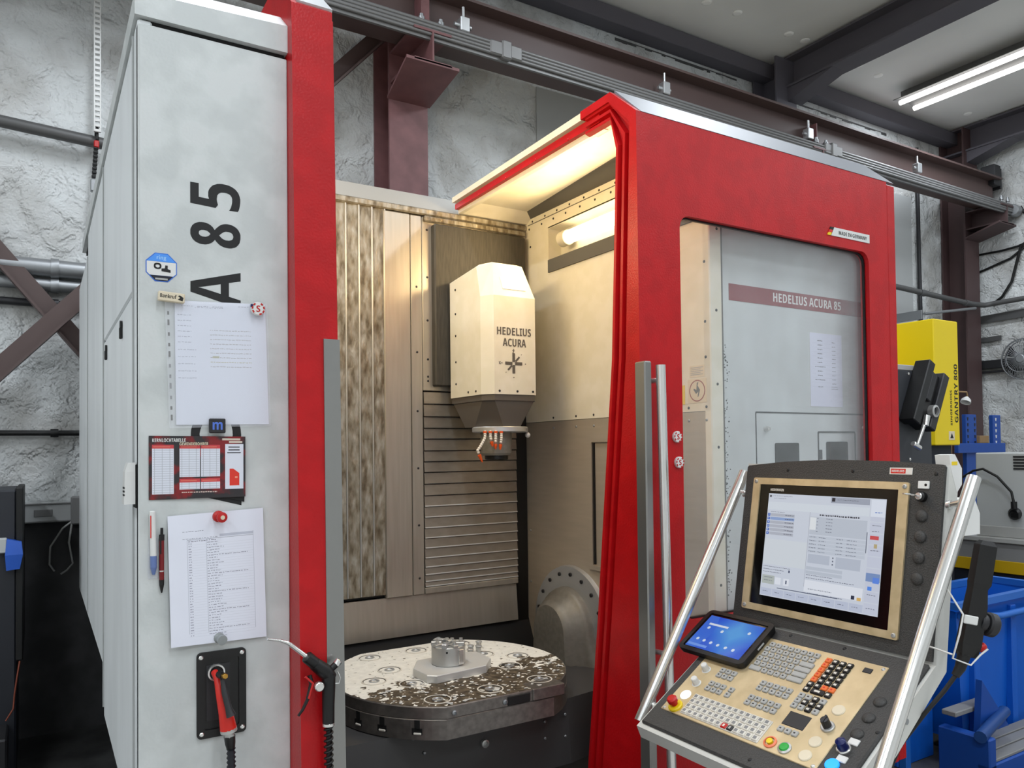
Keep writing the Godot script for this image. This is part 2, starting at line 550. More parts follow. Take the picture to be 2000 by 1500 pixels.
func hall_lights() -> void:
	var n := 0
	var down := Basis(Vector3.RIGHT, -PI / 2)
	var words := ["twin tube ceiling light over the runway beam end", "twin tube ceiling light of the hall"]
	for q in [[7.95, -2.05], [7.95, 1.6], [7.95, 5.2], [4.0, -0.7], [4.0, 2.4], [4.0, 5.4], [0.6, -1.0], [0.6, 2.4], [0.6, 5.4], [-2.9, -1.2], [-2.9, 2.4], [-2.9, 5.4]]:
		var x: float = q[0]
		var z: float = q[1]
		var o := thing("ceiling_light", Vector3(x, 5.4, z), words[0] if n == 0 else words[1], "ceiling light", "" if n == 0 else "twin tube lights along the hall ceiling")
		var s := Sh.new()
		s.bb(Vector3(x - 0.05, 5.29, z - 0.84), Vector3(x + 0.05, 5.4, z + 0.84), 0.004)
		s.loft([[Vector3(x - 0.05, 5.31, z - 0.83), Vector3(x - 0.05, 5.31, z + 0.83), Vector3(x - 0.21, 5.27, z + 0.83), Vector3(x - 0.21, 5.27, z - 0.83)], [Vector3(x - 0.05, 5.305, z - 0.83), Vector3(x - 0.05, 5.305, z + 0.83), Vector3(x - 0.21, 5.262, z + 0.83), Vector3(x - 0.21, 5.262, z - 0.83)]])
		s.loft([[Vector3(x + 0.05, 5.31, z - 0.83), Vector3(x + 0.05, 5.31, z + 0.83), Vector3(x + 0.21, 5.27, z + 0.83), Vector3(x + 0.21, 5.27, z - 0.83)], [Vector3(x + 0.05, 5.305, z - 0.83), Vector3(x + 0.05, 5.305, z + 0.83), Vector3(x + 0.21, 5.262, z + 0.83), Vector3(x + 0.21, 5.262, z - 0.83)]])
		put("fitting", s, M.reflector, o)
		for sx in [-0.13, 0.13]:
			s = Sh.new()
			s.cyl(Vector3(x + sx, 5.245, z - 0.8), Vector3(x + sx, 5.245, z + 0.8), 0.026, 12)
			put("tube", s, M.tube_glow, o)
		area("tube_light", Vector3(x, 5.21, z), down, Vector2(0.3, 1.6), Color(0.94, 0.97, 1.0), HALL_E)
		n += 1
	# the two lamps in the machine's working space
	area("work_light", Vector3(2.0, 2.575, -0.66), Basis(Vector3.UP, PI / 2), Vector2(0.7, 0.07), Color(1.0, 0.87, 0.64), LAMP_E)
	area("work_light", Vector3(0.72, 2.575, -0.66), Basis(Vector3.UP, -PI / 2), Vector2(0.7, 0.07), Color(1.0, 0.87, 0.64), LAMP_E)
	area("screen_light", FS * Vector3(0.508, -0.15, 0.01), FS.basis * Basis(Vector3.UP, PI), Vector2(0.37, 0.30), Color(0.85, 0.9, 1.0), 0.01)

# ---------------------------------------------------------------- the hall
func i_beam(s: Sh, a: Vector3, b: Vector3, up: Vector3, h: float, w: float, tf := 0.018, tw := 0.012) -> void:   # up: from bottom flange to top flange
	var d := (b - a).normalized()
	var side := d.cross(up).normalized()
	var keep := s.xf
	s.xf = keep * Transform3D(Basis(side, up.normalized(), side.cross(up.normalized())), a)
	var l := (b - a).length()
	var zz := l if side.cross(up).dot(d) > 0.0 else -l
	var y := h / 2.0
	var x := w / 2.0
	var t := tw / 2.0
	s.prism([Vector2(-x, -y), Vector2(x, -y), Vector2(x, -y + tf), Vector2(t, -y + tf), Vector2(t, y - tf), Vector2(x, y - tf), Vector2(x, y), Vector2(-x, y), Vector2(-x, y - tf), Vector2(-t, y - tf), Vector2(-t, -y + tf), Vector2(-x, -y + tf)], 0.0, zz)
	s.xf = keep

func slab(called: String, a: Vector3, b: Vector3, m: Material, label: String, category: String) -> MeshInstance3D:
	base(Vector3((a.x + b.x) / 2, a.y, (a.z + b.z) / 2))
	var s := Sh.new()
	s.bb(a, b, 0.0)
	return single(called, s, m, label, category, "", "structure")

func hall() -> void:
	slab("floor", Vector3(-5.2, -0.2, -3.5), Vector3(9.95, 0, 9.2), M.concrete, "grey workshop floor of the hall", "floor")
	slab("floor_covering", Vector3(-0.9, 0.0, -3.28), Vector3(7.0, 0.006, 1.0), M.floor_dark, "dark floor covering under the machine and the blue bins", "floor")
	var ce := slab("ceiling", Vector3(-5.2, 5.4, -3.5), Vector3(9.95, 5.6, 9.2), M.ceiling_sheet, "pale grey sheet ceiling of the hall between dark roof beams", "ceiling")
	var disc := own(func(s): s.turn(Vector3(0, 0.002, 0), Vector3(0, -1, 0), [Vector2(0.045, 0), Vector2(0.045, 0.006), Vector2(0.03, 0.012), Vector2(0, 0.014)], 12))
	for q in [[5.21, -2.73], [5.89, -2.73], [6.12, -2.73], [6.98, -2.76], [7.35, -2.79], [9.1, -2.82], [9.45, -2.8], [8.6, -1.62], [4.86, -2.75]]:
		place("washer", disc, Transform3D(Basis(), Vector3(q[0], 5.4, q[1])), M.washer_white, ce)
	var wb := slab("wall_back", Vector3(-5.2, 1.2, -3.5), Vector3(9.95, 5.4, -3.3), M.wall_foil, "crumpled pale insulated wall behind the machine and the runway beam", "wall")
	slab("baseboard_back", Vector3(-5.2, 0, -3.5), Vector3(9.95, 1.215, -3.28), M.wall_black, "black lower part of the wall below the pale insulation", "wall base")
	slab("wall_right", Vector3(9.75, 0, -3.3), Vector3(9.95, 5.4, 9.0), M.wall_foil, "crumpled pale insulated wall carrying the round fan", "wall")
	slab("wall_left", Vector3(-5.2, 0, -3.3), Vector3(-5.0, 5.4, 9.0), M.hall_wall, "pale insulated end wall of the hall", "wall")
	slab("wall_front", Vector3(-5.2, 0, 9.0), Vector3(9.95, 5.4, 9.2), M.hall_wall, "pale insulated wall opposite the machine", "wall")
	# lighter sheets and torn edges of the insulation
	base(wb.position)
	for q in [[3.46, 3.0, 5.75, 4.56], [5.8, 3.0, 6.02, 5.0], [7.0, 1.22, 8.72, 4.5]]:
		var s := Sh.new()
		s.bb(Vector3(q[0], q[1], -3.3), Vector3(q[2], q[3], -3.288), 0.002)
		put("insulation_panel", s, M.cabinet_white, wb)
	var rng := RandomNumberGenerator.new()
	rng.seed = 5
	for q in [[4.3, 5.8, 5.2], [6.75, 8.2, 5.17], [8.5, 9.1, 5.1]]:
		var s := Sh.new()
		var x: float = q[0]
		while x < q[1]:
			var l := rng.randf_range(0.03, 0.12)
			s.bb(Vector3(x, q[2] - rng.randf_range(0.006, 0.03), -3.302), Vector3(x + l, q[2], -3.297), 0.0)
			x += l
		put("torn_edge", s, M.pipe_grey, wb)
	base(Vector3(8.85, 1.2, -3.28))
	var sp := Sh.new()
	sp.tube([Vector3(8.82, 5.1, -3.27), Vector3(8.82, 3.6, -3.265), Vector3(8.84, 2.2, -3.27), Vector3(8.84, 1.2, -3.27)], 0.022, 8)
	single("conduit_pipe", sp, M.dark_steel, "thin dark vertical conduit on the pale wall just before the corner column", "conduit")
	# columns
	var cl := ["red-brown steel column behind the open top of the machine, with a bracket plate", "steel column rising to the roof beam above the red sliding door", "dark red-brown steel column in the far corner by the yellow robot cover"]
	var cx := [2.197, 6.185, 9.48]
	for i in 3:
		var x: float = cx[i]
		var o := thing("steel_column", Vector3(x, 0, -3.14), cl[i], "column", "", "structure")
		var s := Sh.new()
		i_beam(s, Vector3(x, 0, -3.145), Vector3(x, 5.36 if i != 0 else 5.36, -3.145), Vector3(0, 0, 1), 0.29, 0.29, 0.02, 0.014)
		put("column_shaft", s, [M.steel_brown, M.steel_violet, M.column_dark][i], o)
		s = Sh.new()   # the bracket that carries the runway beam
		i_beam(s, Vector3(x, 4.24, -3.0), Vector3(x, 4.24, -2.6), Vector3(0, 1, 0), 0.22, 0.27, 0.016, 0.012)
		s.loft([[Vector3(x - 0.16, 4.02, -3.0), Vector3(x + 0.16, 4.02, -3.0), Vector3(x + 0.19, 4.12, -2.6), Vector3(x - 0.19, 4.12, -2.6)], [Vector3(x - 0.16, 4.04, -3.0), Vector3(x + 0.16, 4.04, -3.0), Vector3(x + 0.19, 4.14, -2.6), Vector3(x - 0.19, 4.14, -2.6)]])
		put("bracket", s, M.column_dark if i == 2 else M.steel_brown, o)
		for q in [-0.07, 0.07]:
			s = Sh.new()
			s.cyl(Vector3(x + q, 4.33, -2.63), Vector3(x + q, 4.45, -2.63), 0.013, 8)
			s.cyl(Vector3(x + q, 4.40, -2.63), Vector3(x + q, 4.43, -2.63), 0.022, 6)
			put("bolt", s, M.galvanised, o)
	# crane runway
	var rb := thing("runway_beam", Vector3(2.2, 4.36, -2.8), "long dark red-brown crane runway beam running across under the roof", "beam", "", "structure")
	var s := Sh.new()
	i_beam(s, Vector3(-5.0, 4.53, -2.8), Vector3(9.55, 4.47, -2.8), Vector3(0, 1, 0), 0.33, 0.24, 0.02, 0.014)
	put("beam", s, M.beam_brown, rb)
	s = Sh.new()
	s.bb(Vector3(9.46, 4.62, -2.88), Vector3(9.6, 4.86, -2.72), 0.01)
	s.bb(Vector3(9.63, 4.60, -2.86), Vector3(9.66, 4.84, -2.74), 0.006)
	put("end_stop", s, M.dark_steel, rb)
	for x in [2.18, 6.2]:
		s = Sh.new()
		s.bb(Vector3(x - (0.03 if x < 3 else 0.006), 4.36, -2.79), Vector3(x + (0.03 if x < 3 else 0.006), 4.95 if x < 3 else 4.62, -2.68), 0.002)
		put("stiffener", s, M.steel_brown, rb)
	var cr := thing("conductor_rail", Vector3(5.0, 4.36, -2.62), "slim silver conductor rail with grooves hung along the front of the runway beam", "rail")
	for k in 4:
		s = Sh.new()
		var y := 4.395 - 0.024 * k
		s.tube([Vector3(-4.9, y + 0.04, -2.62), Vector3(9.7, y - 0.03, -2.62)], 0.013, 8)
		put("conductor", s, M.rail_grey, cr)
	s = Sh.new()
	s.loft([[Vector3(-4.9, 4.33, -2.65), Vector3(-4.9, 4.45, -2.65), Vector3(-4.9, 4.45, -2.63), Vector3(-4.9, 4.33, -2.63)], [Vector3(9.7, 4.26, -2.65), Vector3(9.7, 4.38, -2.65), Vector3(9.7, 4.38, -2.63), Vector3(9.7, 4.26, -2.63)]])
	put("carrier", s, M.rail_grey, cr)
	for x in [2.76, 6.34]:
		s = Sh.new()
		s.bb(Vector3(x - 0.13, 4.315, -2.66), Vector3(x + 0.13, 4.415, -2.6), 0.01)
		s.bb(Vector3(x - 0.04, 4.30, -2.665), Vector3(x + 0.04, 4.43, -2.59), 0.01)
		put("joint_cover", s, M.rail_grey, cr)
	s = Sh.new()
	s.cyl(Vector3(9.62, 4.31, -2.62), Vector3(9.82 - 0.1, 4.31, -2.62), 0.07, 12, 0.006)
	put("end_cap", s, M.galvanised, cr)
	for x in [-1.4, 0.7, 2.45, 4.27, 6.04, 7.78]:
		s = Sh.new()
		s.bb(Vector3(x - 0.035, 4.42, -2.69), Vector3(x + 0.035, 4.52, -2.62), 0.006)
		s.cyl(Vector3(x - 0.07, 4.47, -2.655), Vector3(x + 0.06, 4.47, -2.655), 0.014, 8)
		s.cyl(Vector3(x, 4.45, -2.655), Vector3(x, 4.60, -2.655), 0.01, 8)
		put("hanger_clamp", s, M.aluminium, cr)
	base(Vector3(9.3, 3.6, -2.6))
	s = Sh.new()
	s.tube([Vector3(9.70, 4.31, -2.62), Vector3(9.735, 4.36, -2.58), Vector3(9.735, 4.2, -2.5), Vector3(9.735, 3.9, -2.52), Vector3(9.735, 3.78, -2.7), Vector3(9.735, 3.70, -3.0), Vector3(9.735, 3.66, -3.2)], 0.014, 8)
	single("power_cable", s, M.cable_black, "dark cable looping from the end of the conductor rail along the wall", "cable")
	# roof steel
	base(Vector3(3, 5.2, -3.2))
	s = Sh.new()
	s.bb(Vector3(-5.0, 5.22, -3.3), Vector3(9.75, 5.36, -3.14), 0.006)
	single("eaves_beam", s, M.steel_violet, "dark violet-grey eaves beam running along the top of the pale wall", "beam", "", "structure")
	for i in 3:
		var x: float = [2.2, 6.3, 9.5][i]
		base(Vector3(x, 5.05, 3))
		s = Sh.new()
		i_beam(s, Vector3(x, 5.23, -3.28), Vector3(x, 5.23, 9.0), Vector3(0, 1, 0), 0.30, 0.24, 0.02, 0.014)
		s.loft([[Vector3(x - 0.1, 5.1, -3.0), Vector3(x + 0.1, 5.1, -3.0), Vector3(x + 0.1, 4.95, -3.0), Vector3(x - 0.1, 4.95, -3.0)], [Vector3(x - 0.1, 5.1, -2.5), Vector3(x + 0.1, 5.1, -2.5), Vector3(x + 0.1, 5.08, -2.5), Vector3(x - 0.1, 5.08, -2.5)]])
		single("roof_beam", s, M.steel_violet, ["dark steel roof beam over the open working space", "dark steel roof beam crossing the ceiling above the red door", "dark steel roof beam along the top of the wall with the fan"][i], "beam", "", "structure")
	# bracing
	for i in 2:
		var a := Vector3(-1.75, 4.655, -3.2) if i == 0 else Vector3(-1.75, 0.34, -3.09)
		var b := Vector3(1.9, 0.14, -3.2) if i == 0 else Vector3(2.0, 4.47, -3.09)
		base((a + b) / 2)
		s = Sh.new()
		var d := (b - a).normalized()
		var nrm := d.cross(Vector3(0, 0, 1))
		for k in 2:
			var w := 0.10 if k == 0 else 0.012
			var dep := 0.012 if k == 0 else 0.07
			var off := Vector3.ZERO if k == 0 else nrm * 0.05 + Vector3(0, 0, 0.03)
			var q := [a + nrm * w / 2 + off, a - nrm * w / 2 + off, b - nrm * w / 2 + off, b + nrm * w / 2 + off]
			var q2 := []
			for v in q: q2.append(v + Vector3(0, 0, dep))
			s.loft([q, q2])
		single("brace_bar", s, M.beam_brown, ["red-brown diagonal brace falling towards the machine side", "red-brown diagonal brace rising towards the machine side in front of the other brace"][i], "brace")
	# pipes on the wall beside the machine
	var pl := [[3.46, 0.034, "thick grey pipe above the hanging chain, topmost on the wall", -3.2, M.pipe_grey, 0.36], [2.67, 0.05, "fat pale pipe crossing behind the crossed braces", -3.235, M.galvanised, 2.0], [2.575, 0.035, "middle pale pipe of the bundle behind the crossed braces", -3.25, M.galvanised, 2.0], [2.47, 0.022, "thinnest lowest pipe of the bundle behind the crossed braces", -3.27, M.dark_steel, 2.0], [1.725, 0.016, "thin dark pipe crossing the wall above the wall trunking", -3.27, M.cable_black, 2.0]]
	for q in pl:
		base(Vector3(-1.5, q[0], q[3]))
		s = Sh.new()
		s.tube([Vector3(-4.9, q[0] + 0.04, q[3]), Vector3(-0.2, q[0], q[3]), Vector3(q[5], q[0] - (0.03 if q[5] < 1 else 0.0), q[3])], q[1], 12)
		if q[5] > 1:
			s.cyl(Vector3(0.06, q[0], q[3]), Vector3(0.10, q[0], q[3]), q[1] + 0.008, 12)
		single("grey_pipe", s, q[4], q[2], "pipe")
	var tr := thing("cable_trunking", Vector3(0.0, 1.26, -3.24), "pale grey cable trunking with a socket unit low on the wall", "trunking")
	s = Sh.new(); s.bb(Vector3(-4.9, 1.215, -3.3), Vector3(0.45, 1.33, -3.22), 0.006); put("channel", s, M.cabinet_white, tr)
	s = Sh.new(); s.bb(Vector3(0.16, 1.2, -3.24), Vector3(0.3, 1.36, -3.16), 0.008); put("socket_box", s, M.bench_grey, tr)
	s = Sh.new(); s.bb(Vector3(-0.02, 1.25, -3.225), Vector3(0.07, 1.29, -3.215), 0.002); put("label_plate", s, M.bench_grey, tr)
	for y in [1.222, 1.322]:
		s = Sh.new(); s.bb(Vector3(-4.9, y - 0.004, -3.222), Vector3(0.45, y + 0.004, -3.212), 0.002); put("lip", s, M.bench_grey, tr)
	base(Vector3(0.12, 1.0, -3.2))
	s = Sh.new()
	s.tube([Vector3(0.17, 1.22, -3.2), Vector3(0.12, 1.18, -3.2), Vector3(0.06, 1.08, -3.2), Vector3(0.055, 0.98, -3.2), Vector3(0.08, 0.94, -3.2)], 0.006, 6)
	s.tube([Vector3(0.17, 1.24, -3.19), Vector3(0.15, 1.1, -3.17), Vector3(0.17, 0.98, -3.18), Vector3(0.14, 0.94, -3.2), Vector3(0.11, 0.92, -3.2)], 0.006, 6)
	single("loose_cable", s, M.key_grey, "thin pale cable hanging in a loop below the wall trunking", "cable")
	var hs := thing("hanger_strip", Vector3(0.29, 3.49, -3.12), "white perforated hanger strip coming down from the roof to the grey pipe", "hanger")
	s = Sh.new()
	s.bb(Vector3(0.272, 3.47, -3.14), Vector3(0.278, 5.36, -3.12), 0.0); s.bb(Vector3(0.302, 3.47, -3.14), Vector3(0.308, 5.36, -3.12), 0.0)
	for k in 62:
		s.bb(Vector3(0.278, 3.47 + k * 0.0305, -3.138), Vector3(0.302, 3.485 + k * 0.0305, -3.122), 0.0)
	put("strip", s, M.white_plastic, hs)
	s = Sh.new()
	s.tube([Vector3(0.29, 3.43, -3.14), Vector3(0.29, 3.5, -3.14), Vector3(0.29, 3.51, -3.25), Vector3(0.29, 3.43, -3.27), Vector3(0.29, 3.40, -3.2), Vector3(0.29, 3.43, -3.14)], 0.008, 6)
	put("clamp", s, M.cable_black, hs)
	var hc := thing("chain_tensioner", Vector3(0.28, 3.3, -3.14), "short black perforated strap with a red clip hanging under the grey pipe", "strap")
	s = Sh.new()
	for k in 8:
		s.bb(Vector3(0.272 - k * 0.0015, 3.37 - k * 0.024, -3.16), Vector3(0.296 - k * 0.0015, 3.386 - k * 0.024, -3.13), 0.003)
	put("strap", s, M.cable_black, hc)
	s = Sh.new(); s.bb(Vector3(0.273, 3.38, -3.165), Vector3(0.3, 3.42, -3.125), 0.004); put("clip", s, M.red_plastic, hc)
	s = Sh.new(); s.bb(Vector3(0.255, 3.12, -3.16), Vector3(0.285, 3.19, -3.12), 0.004); put("buckle", s, M.galvanised, hc)

# ---------------------------------------------------------------- the machine
var DROWS := [[0.3, -0.245, -0.33], [0.506, -0.221, -0.308], [1.02, -0.161, -0.243], [1.90, -0.067, -0.147], [2.58, -0.033, -0.110]]   # door closing edge: y, z of the bright facet's end, z of the last rib

func dpath(f: float, x: float) -> Array:
	var out := []
	for q in DROWS:
		out.append(Vector3(x, q[0], lerpf(q[1], q[2], f)))
	out[4].y = lerpf(2.675, 2.615, f)
	out.append(Vector3(x, lerpf(2.782, 2.725, f), -0.142))
	out.append(Vector3(x, lerpf(2.762, 2.72, f), -1.31))
	return out

func zy(path: Array) -> Array:
	var out := []
	for v in path: out.append(Vector2(v.z, v.y))
	return out

func machine() -> void:
	var mm := thing("milling_machine", Vector3(1.65, 0, -1.4), "large grey and red machining centre with its sliding door open on a lit working space", "machine")
	left_side(mm)
	door(mm)
	interior(mm)
	spindle(mm)
	table(mm)

func left_side(mm: Node3D) -> void:
	var s: Sh
	# plinth and body behind the panels
	s = Sh.new()
	s.bb(Vector3(0.34, 0.0, -2.8), Vector3(3.0, 0.28, -0.25), 0.0)
	s.bb(Vector3(0.30, 0.28, -2.8), Vector3(0.5, 0.9, -0.12), 0.0)
	s.bb(Vector3(0.62, 0.28, -2.85), Vector3(3.05, 2.55, -1.5), 0.0)
	put("base_frame", s, M.wall_black, mm)
	# side panels, seen edge-on at the left
	var px := 0.19
	for q in [[-0.004, -0.083, 0.3, 2.585], [-0.087, -1.047, 1.984, 2.585], [-0.087, -1.047, 0.72, 1.977], [-1.053, -2.025, 0.88, 2.585], [-2.033, -2.89, 0.88, 2.50]]:
		s = Sh.new()
		s.bb(Vector3(px, q[2], q[1]), Vector3(px + 0.03, q[3], q[0]), 0.004)
		var o := put("side_panel", s, M.outer_paint, mm)
		if q[2] < 0.75 and q[0] < -0.05:
			for zl in [-0.38, -0.91]:
				s = Sh.new(FX(px))
				s.cyl(Vector3(zl, 1.94, -0.002), Vector3(zl, 1.94, 0.006), 0.014, 12)
				s.bb(Vector3(zl - 0.005, 1.905, 0), Vector3(zl + 0.012, 1.935, 0.008), 0.002)
				put("lock", s, M.black_plastic, o)
	s = Sh.new(FX(px + 0.03))
	s.prism([Vector2(-0.045, 0.3), Vector2(-0.045, 2.58), Vector2(-2.89, 2.48), Vector2(-2.89, 0.9), Vector2(-1.05, 0.9), Vector2(-0.9, 0.72)], -0.02, 0.0)
	put("side_backing", s, M.wall_black, mm)
	for z in [-0.085, -1.05, -2.03]:   # bright folded lips at the joints
		s = Sh.new()
		s.bb(Vector3(px - 0.004, 0.75 if z > -1.2 else 0.9, z - 0.006), Vector3(px + 0.004, 2.58 if z > -2 else 2.49, z + 0.002), 0.001)
		put("panel_lip", s, M.cabinet_white, mm)
	# front of the left column
	s = Sh.new()
	s.bb(Vector3(px, 0.25, -0.03), Vector3(0.527, 2.575, 0.0), 0.004)
	var fp := put("front_panel", s, M.grey_paint, mm)
	for q in [["A", 1.475, 1.562], ["C", 1.594, 1.676], ["U", 1.715, 1.797], ["R", 1.83, 1.911], ["A", 1.943, 2.029], ["8", 2.085, 2.142], ["5", 2.175, 2.236]]:
		letters(q[0], Transform3D(Basis(Vector3(0, 1, 0), Vector3(-1, 0, 0), Vector3(0, 0, 1)), Vector3(0.3555, (q[1] + q[2]) / 2.0, 0.0002)), 0.112, q[2] - q[1], M.ink, fp)
	s = Sh.new()
	s.bb(Vector3(px + 0.01, 2.575, -2.4), Vector3(0.52, 2.59, -0.012), 0.0)
	put("cap_joint", s, M.ink, mm)
	s = Sh.new()
	s.loft([[Vector3(0.183, 2.588, 0.006), Vector3(0.53, 2.588, 0.006), Vector3(0.53, 2.588, -2.4), Vector3(0.183, 2.588, -2.4)], [Vector3(0.183, 2.64, 0.006), Vector3(0.53, 2.655, 0.006), Vector3(0.53, 2.655, -2.4), Vector3(0.183, 2.64, -2.4)], [Vector3(0.22, 2.70, -0.06), Vector3(0.53, 2.71, -0.06), Vector3(0.53, 2.70, -2.35), Vector3(0.22, 2.69, -2.35)]])
	put("top_cap", s, M.grey_paint, mm)
	# red pillar with its arch over the roof
	s = Sh.new(FX(0.627))
	var arch := [Vector2(0.10, 0.3), Vector2(0.085, 1.1), Vector2(0.05, 2.3), Vector2(0.04, 2.70), Vector2(-0.10, 2.82), Vector2(-1.3, 2.82), Vector2(-1.3, 2.74), Vector2(-0.13, 2.74), Vector2(-0.06, 2.66), Vector2(-0.06, 0.3)]
	s.prism(arch, 0.0, 0.102)
	var pil := put("pillar", s, M.red_paint, mm)
	s = Sh.new(FX(0.636))   # narrow rear flange of the pillar beside the opening
	s.prism([Vector2(0.075, 0.3), Vector2(0.06, 1.1), Vector2(0.03, 2.3), Vector2(0.02, 2.69), Vector2(-0.10, 2.79), Vector2(-1.3, 2.79), Vector2(-1.3, 2.74), Vector2(-0.13, 2.74), Vector2(-0.06, 2.66), Vector2(-0.06, 0.3)], 0.0, 0.0085)
	put("flange", s, M.red_paint, pil)
	s = Sh.new()
	s.loft([[Vector3(0.592, 1.875, 0.067), Vector3(0.632, 1.875, 0.067), Vector3(0.632, 1.875, 0.03), Vector3(0.592, 1.875, 0.03)], [Vector3(0.586, 0.3, 0.106), Vector3(0.632, 0.3, 0.106), Vector3(0.632, 0.3, 0.06), Vector3(0.586, 0.3, 0.06)]])
	put("edge_strip", s, M.satin_dark, pil)
	s = Sh.new(FX(0.63))
	s.prism([Vector2(0.035, 2.712), Vector2(-0.10, 2.829), Vector2(-0.10, 2.822), Vector2(0.03, 2.706)], 0.0, 0.09)
	put("chamfer_plate", s, M.aluminium, pil)

func door(mm: Node3D) -> void:
	var s := Sh.new()
	s.ring(Sh.rrect(1.69, 0.3, 3.016, 2.70, 0.0005), Sh.rrect(1.84, 1.02, 2.885, 2.386, 0.045), -0.04, 0.0)
	var d := put("sliding_door", s, M.red_paint, mm, "red sliding door pushed open, with a large window")
	s = Sh.new()
	s.bb(Vector3(3.02, 0.3, -0.04), Vector3(3.075, 2.69, -0.001), 0.004)
	s.bb(Vector3(3.06, 0.3, -0.3), Vector3(3.075, 2.69, -0.03), 0.0)
	put("end_strip", s, M.red_paint, d)
	s = Sh.new()
	s.bb(Vector3(1.82, 1.0, -0.034), Vector3(2.90, 2.40, -0.028), 0.0)
	put("window_pane", s, M.glass, d)
	s = Sh.new()
	s.ring(Sh.rrect(1.835, 1.015, 2.89, 2.391, 0.048), Sh.rrect(1.846, 1.026, 2.879, 2.38, 0.042), -0.028, -0.018)
	put("window_seal", s, M.black_plastic, d)
	# closing edge: bright facet, then ribs
	s = Sh.new()
	var edge := dpath(0.0, 0)
	edge[6] = Vector3(0, 2.779, -0.30)
	var outer := [Vector2(0, 0.3), Vector2(0, 0.506), Vector2(0, 1.02), Vector2(0, 1.90), Vector2(0, 2.70), Vector2(-0.132, 2.812), Vector2(-0.30, 2.808)]
	var secs0 := []
	for i in edge.size():
		secs0.append([Vector3(1.655, outer[i].y, outer[i].x), Vector3(1.69, outer[i].y, outer[i].x), Vector3(1.69, edge[i].y, edge[i].z), Vector3(1.655, edge[i].y, edge[i].z)])
	s.loft(secs0)
	put("closing_edge", s, M.red_paint, d)
	s = Sh.new()
	var front := dpath(-0.03, 0)
	var deep := dpath(1.03, 0)
	front[6] = front[5].lerp(front[6], 0.12); deep[6] = deep[5].lerp(deep[6], 0.12)
	var secs1 := []
	for i in front.size():
		secs1.append([Vector3(1.682, front[i].y, front[i].z), Vector3(1.72, front[i].y, front[i].z), Vector3(1.72, deep[i].y, deep[i].z), Vector3(1.682, deep[i].y, deep[i].z)])
	s.loft(secs1)
	put("seal_channel", s, M.red_paint, d)
	for q in [[-0.05, 1.05, 1.69, M.cream_paint, "hood_edge"], [0.12, 0.68, 1.672, M.red_paint, "hood_strip"]]:
		var u := zy(dpath(q[0], 0)); var w := zy(dpath(q[1], 0))
		s = Sh.new(FX(q[2]))
		s.prism([u[5].lerp(u[6], 0.06), u[6], w[6], w[5].lerp(w[6], 0.06)], -0.02, 0.0)
		put(q[4], s, q[3], d)
	screws(FX(1.672), [Vector2(-0.40, 2.746), Vector2(-0.62, 2.743), Vector2(-0.85, 2.74), Vector2(-1.08, 2.737)], M.red_paint, d)
	s = Sh.new(FX(1.662))
	s.prism([Vector2(-0.30, 2.808), Vector2(-1.32, 2.79), Vector2(-1.32, 2.766), Vector2(-0.30, 2.781)], -0.03, 0.0)
	put("roof_edge", s, M.cream_paint, d)
	for f in [0.06, 0.5, 0.97]:
		s = Sh.new()
		var p := dpath(f - 0.05, 1.663)
		var q := dpath(f + 0.05, 1.663)
		p[6] = p[5].lerp(p[6], 0.12); q[6] = q[5].lerp(q[6], 0.12)
		var secs := []
		for i in p.size():
			var k: float = 0.008
			var dz: Vector3 = (q[i] - p[i]).normalized() * k
			secs.append([p[i] - dz + Vector3(0.02, 0, 0), q[i] + dz + Vector3(0.02, 0, 0), q[i] + dz * 0.3, p[i] - dz * 0.3])
		s.loft(secs)
		put("seal_rib", s, M.red_paint, d)
	s = Sh.new(FX(1.655))
	s.prism([Vector2(0.002, 2.70), Vector2(-0.132, 2.822), Vector2(-0.132, 2.81), Vector2(-0.01, 2.695)], -1.41, -0.02)
	put("chamfer_plate", s, M.chamfer_steel, d)
	s = Sh.new(FX(1.70))
	s.prism([Vector2(-0.132, 2.815), Vector2(-1.33, 2.79), Vector2(-1.33, 2.72), Vector2(-1.31, 2.72), Vector2(-1.24, 2.76), Vector2(-0.16, 2.79)], -1.35, 0.0)
	put("roof_panel", s, M.cream_paint, d)
	# bars and handle
	s = Sh.new()
	s.bb(Vector3(1.632, 0.4, 0.0), Vector3(1.662, 1.876, 0.05), 0.004)
	put("square_bar", s, M.satin_dark, d)
	s = Sh.new()
	s.tube([Vector3(1.689, 1.864, 0.06), Vector3(1.712, 0.45, 0.06)], 0.016, 18)
	var h := put("handle", s, M.polished, d)
	for y in [1.815, 0.95]:
		s = Sh.new()
		s.cyl(Vector3(1.675, y, -0.002), Vector3(1.688, y, 0.06), 0.009, 10)
		s.cyl(Vector3(1.675, y, -0.002), Vector3(1.676, y, 0.012), 0.014, 10)
		put("standoff", s, M.polished, h)
	s = Sh.new()
	s.prism([Vector2(2.64, 2.424), Vector2(2.889, 2.424), Vector2(2.889, 2.458), Vector2(2.66, 2.458)], -0.001, 0.003)
	var pl := put("origin_plate", s, M.bright_alu, d)
	letters("MADE IN GERMANY", at(FZ(0), 2.78, 2.4405, 0.003), 0.0145, 0.18, M.ink, pl)
	var flag := [M.ink, M.bright_red, M.yellow_plastic]
	for k in 3:
		s = Sh.new()
		var y0 := 2.4467 - 0.0113 * k
		var x0 := 2.64 + 0.02 * (y0 - 2.424) / 0.034
		s.prism([Vector2(x0 - 0.02, y0), Vector2(x0 + 0.002, y0), Vector2(x0 + 0.009, y0 + 0.0113), Vector2(x0 - 0.013, y0 + 0.0113)], 0.0, 0.003)
		put("flag_stripe", s, flag[k], d)
	s = Sh.new()
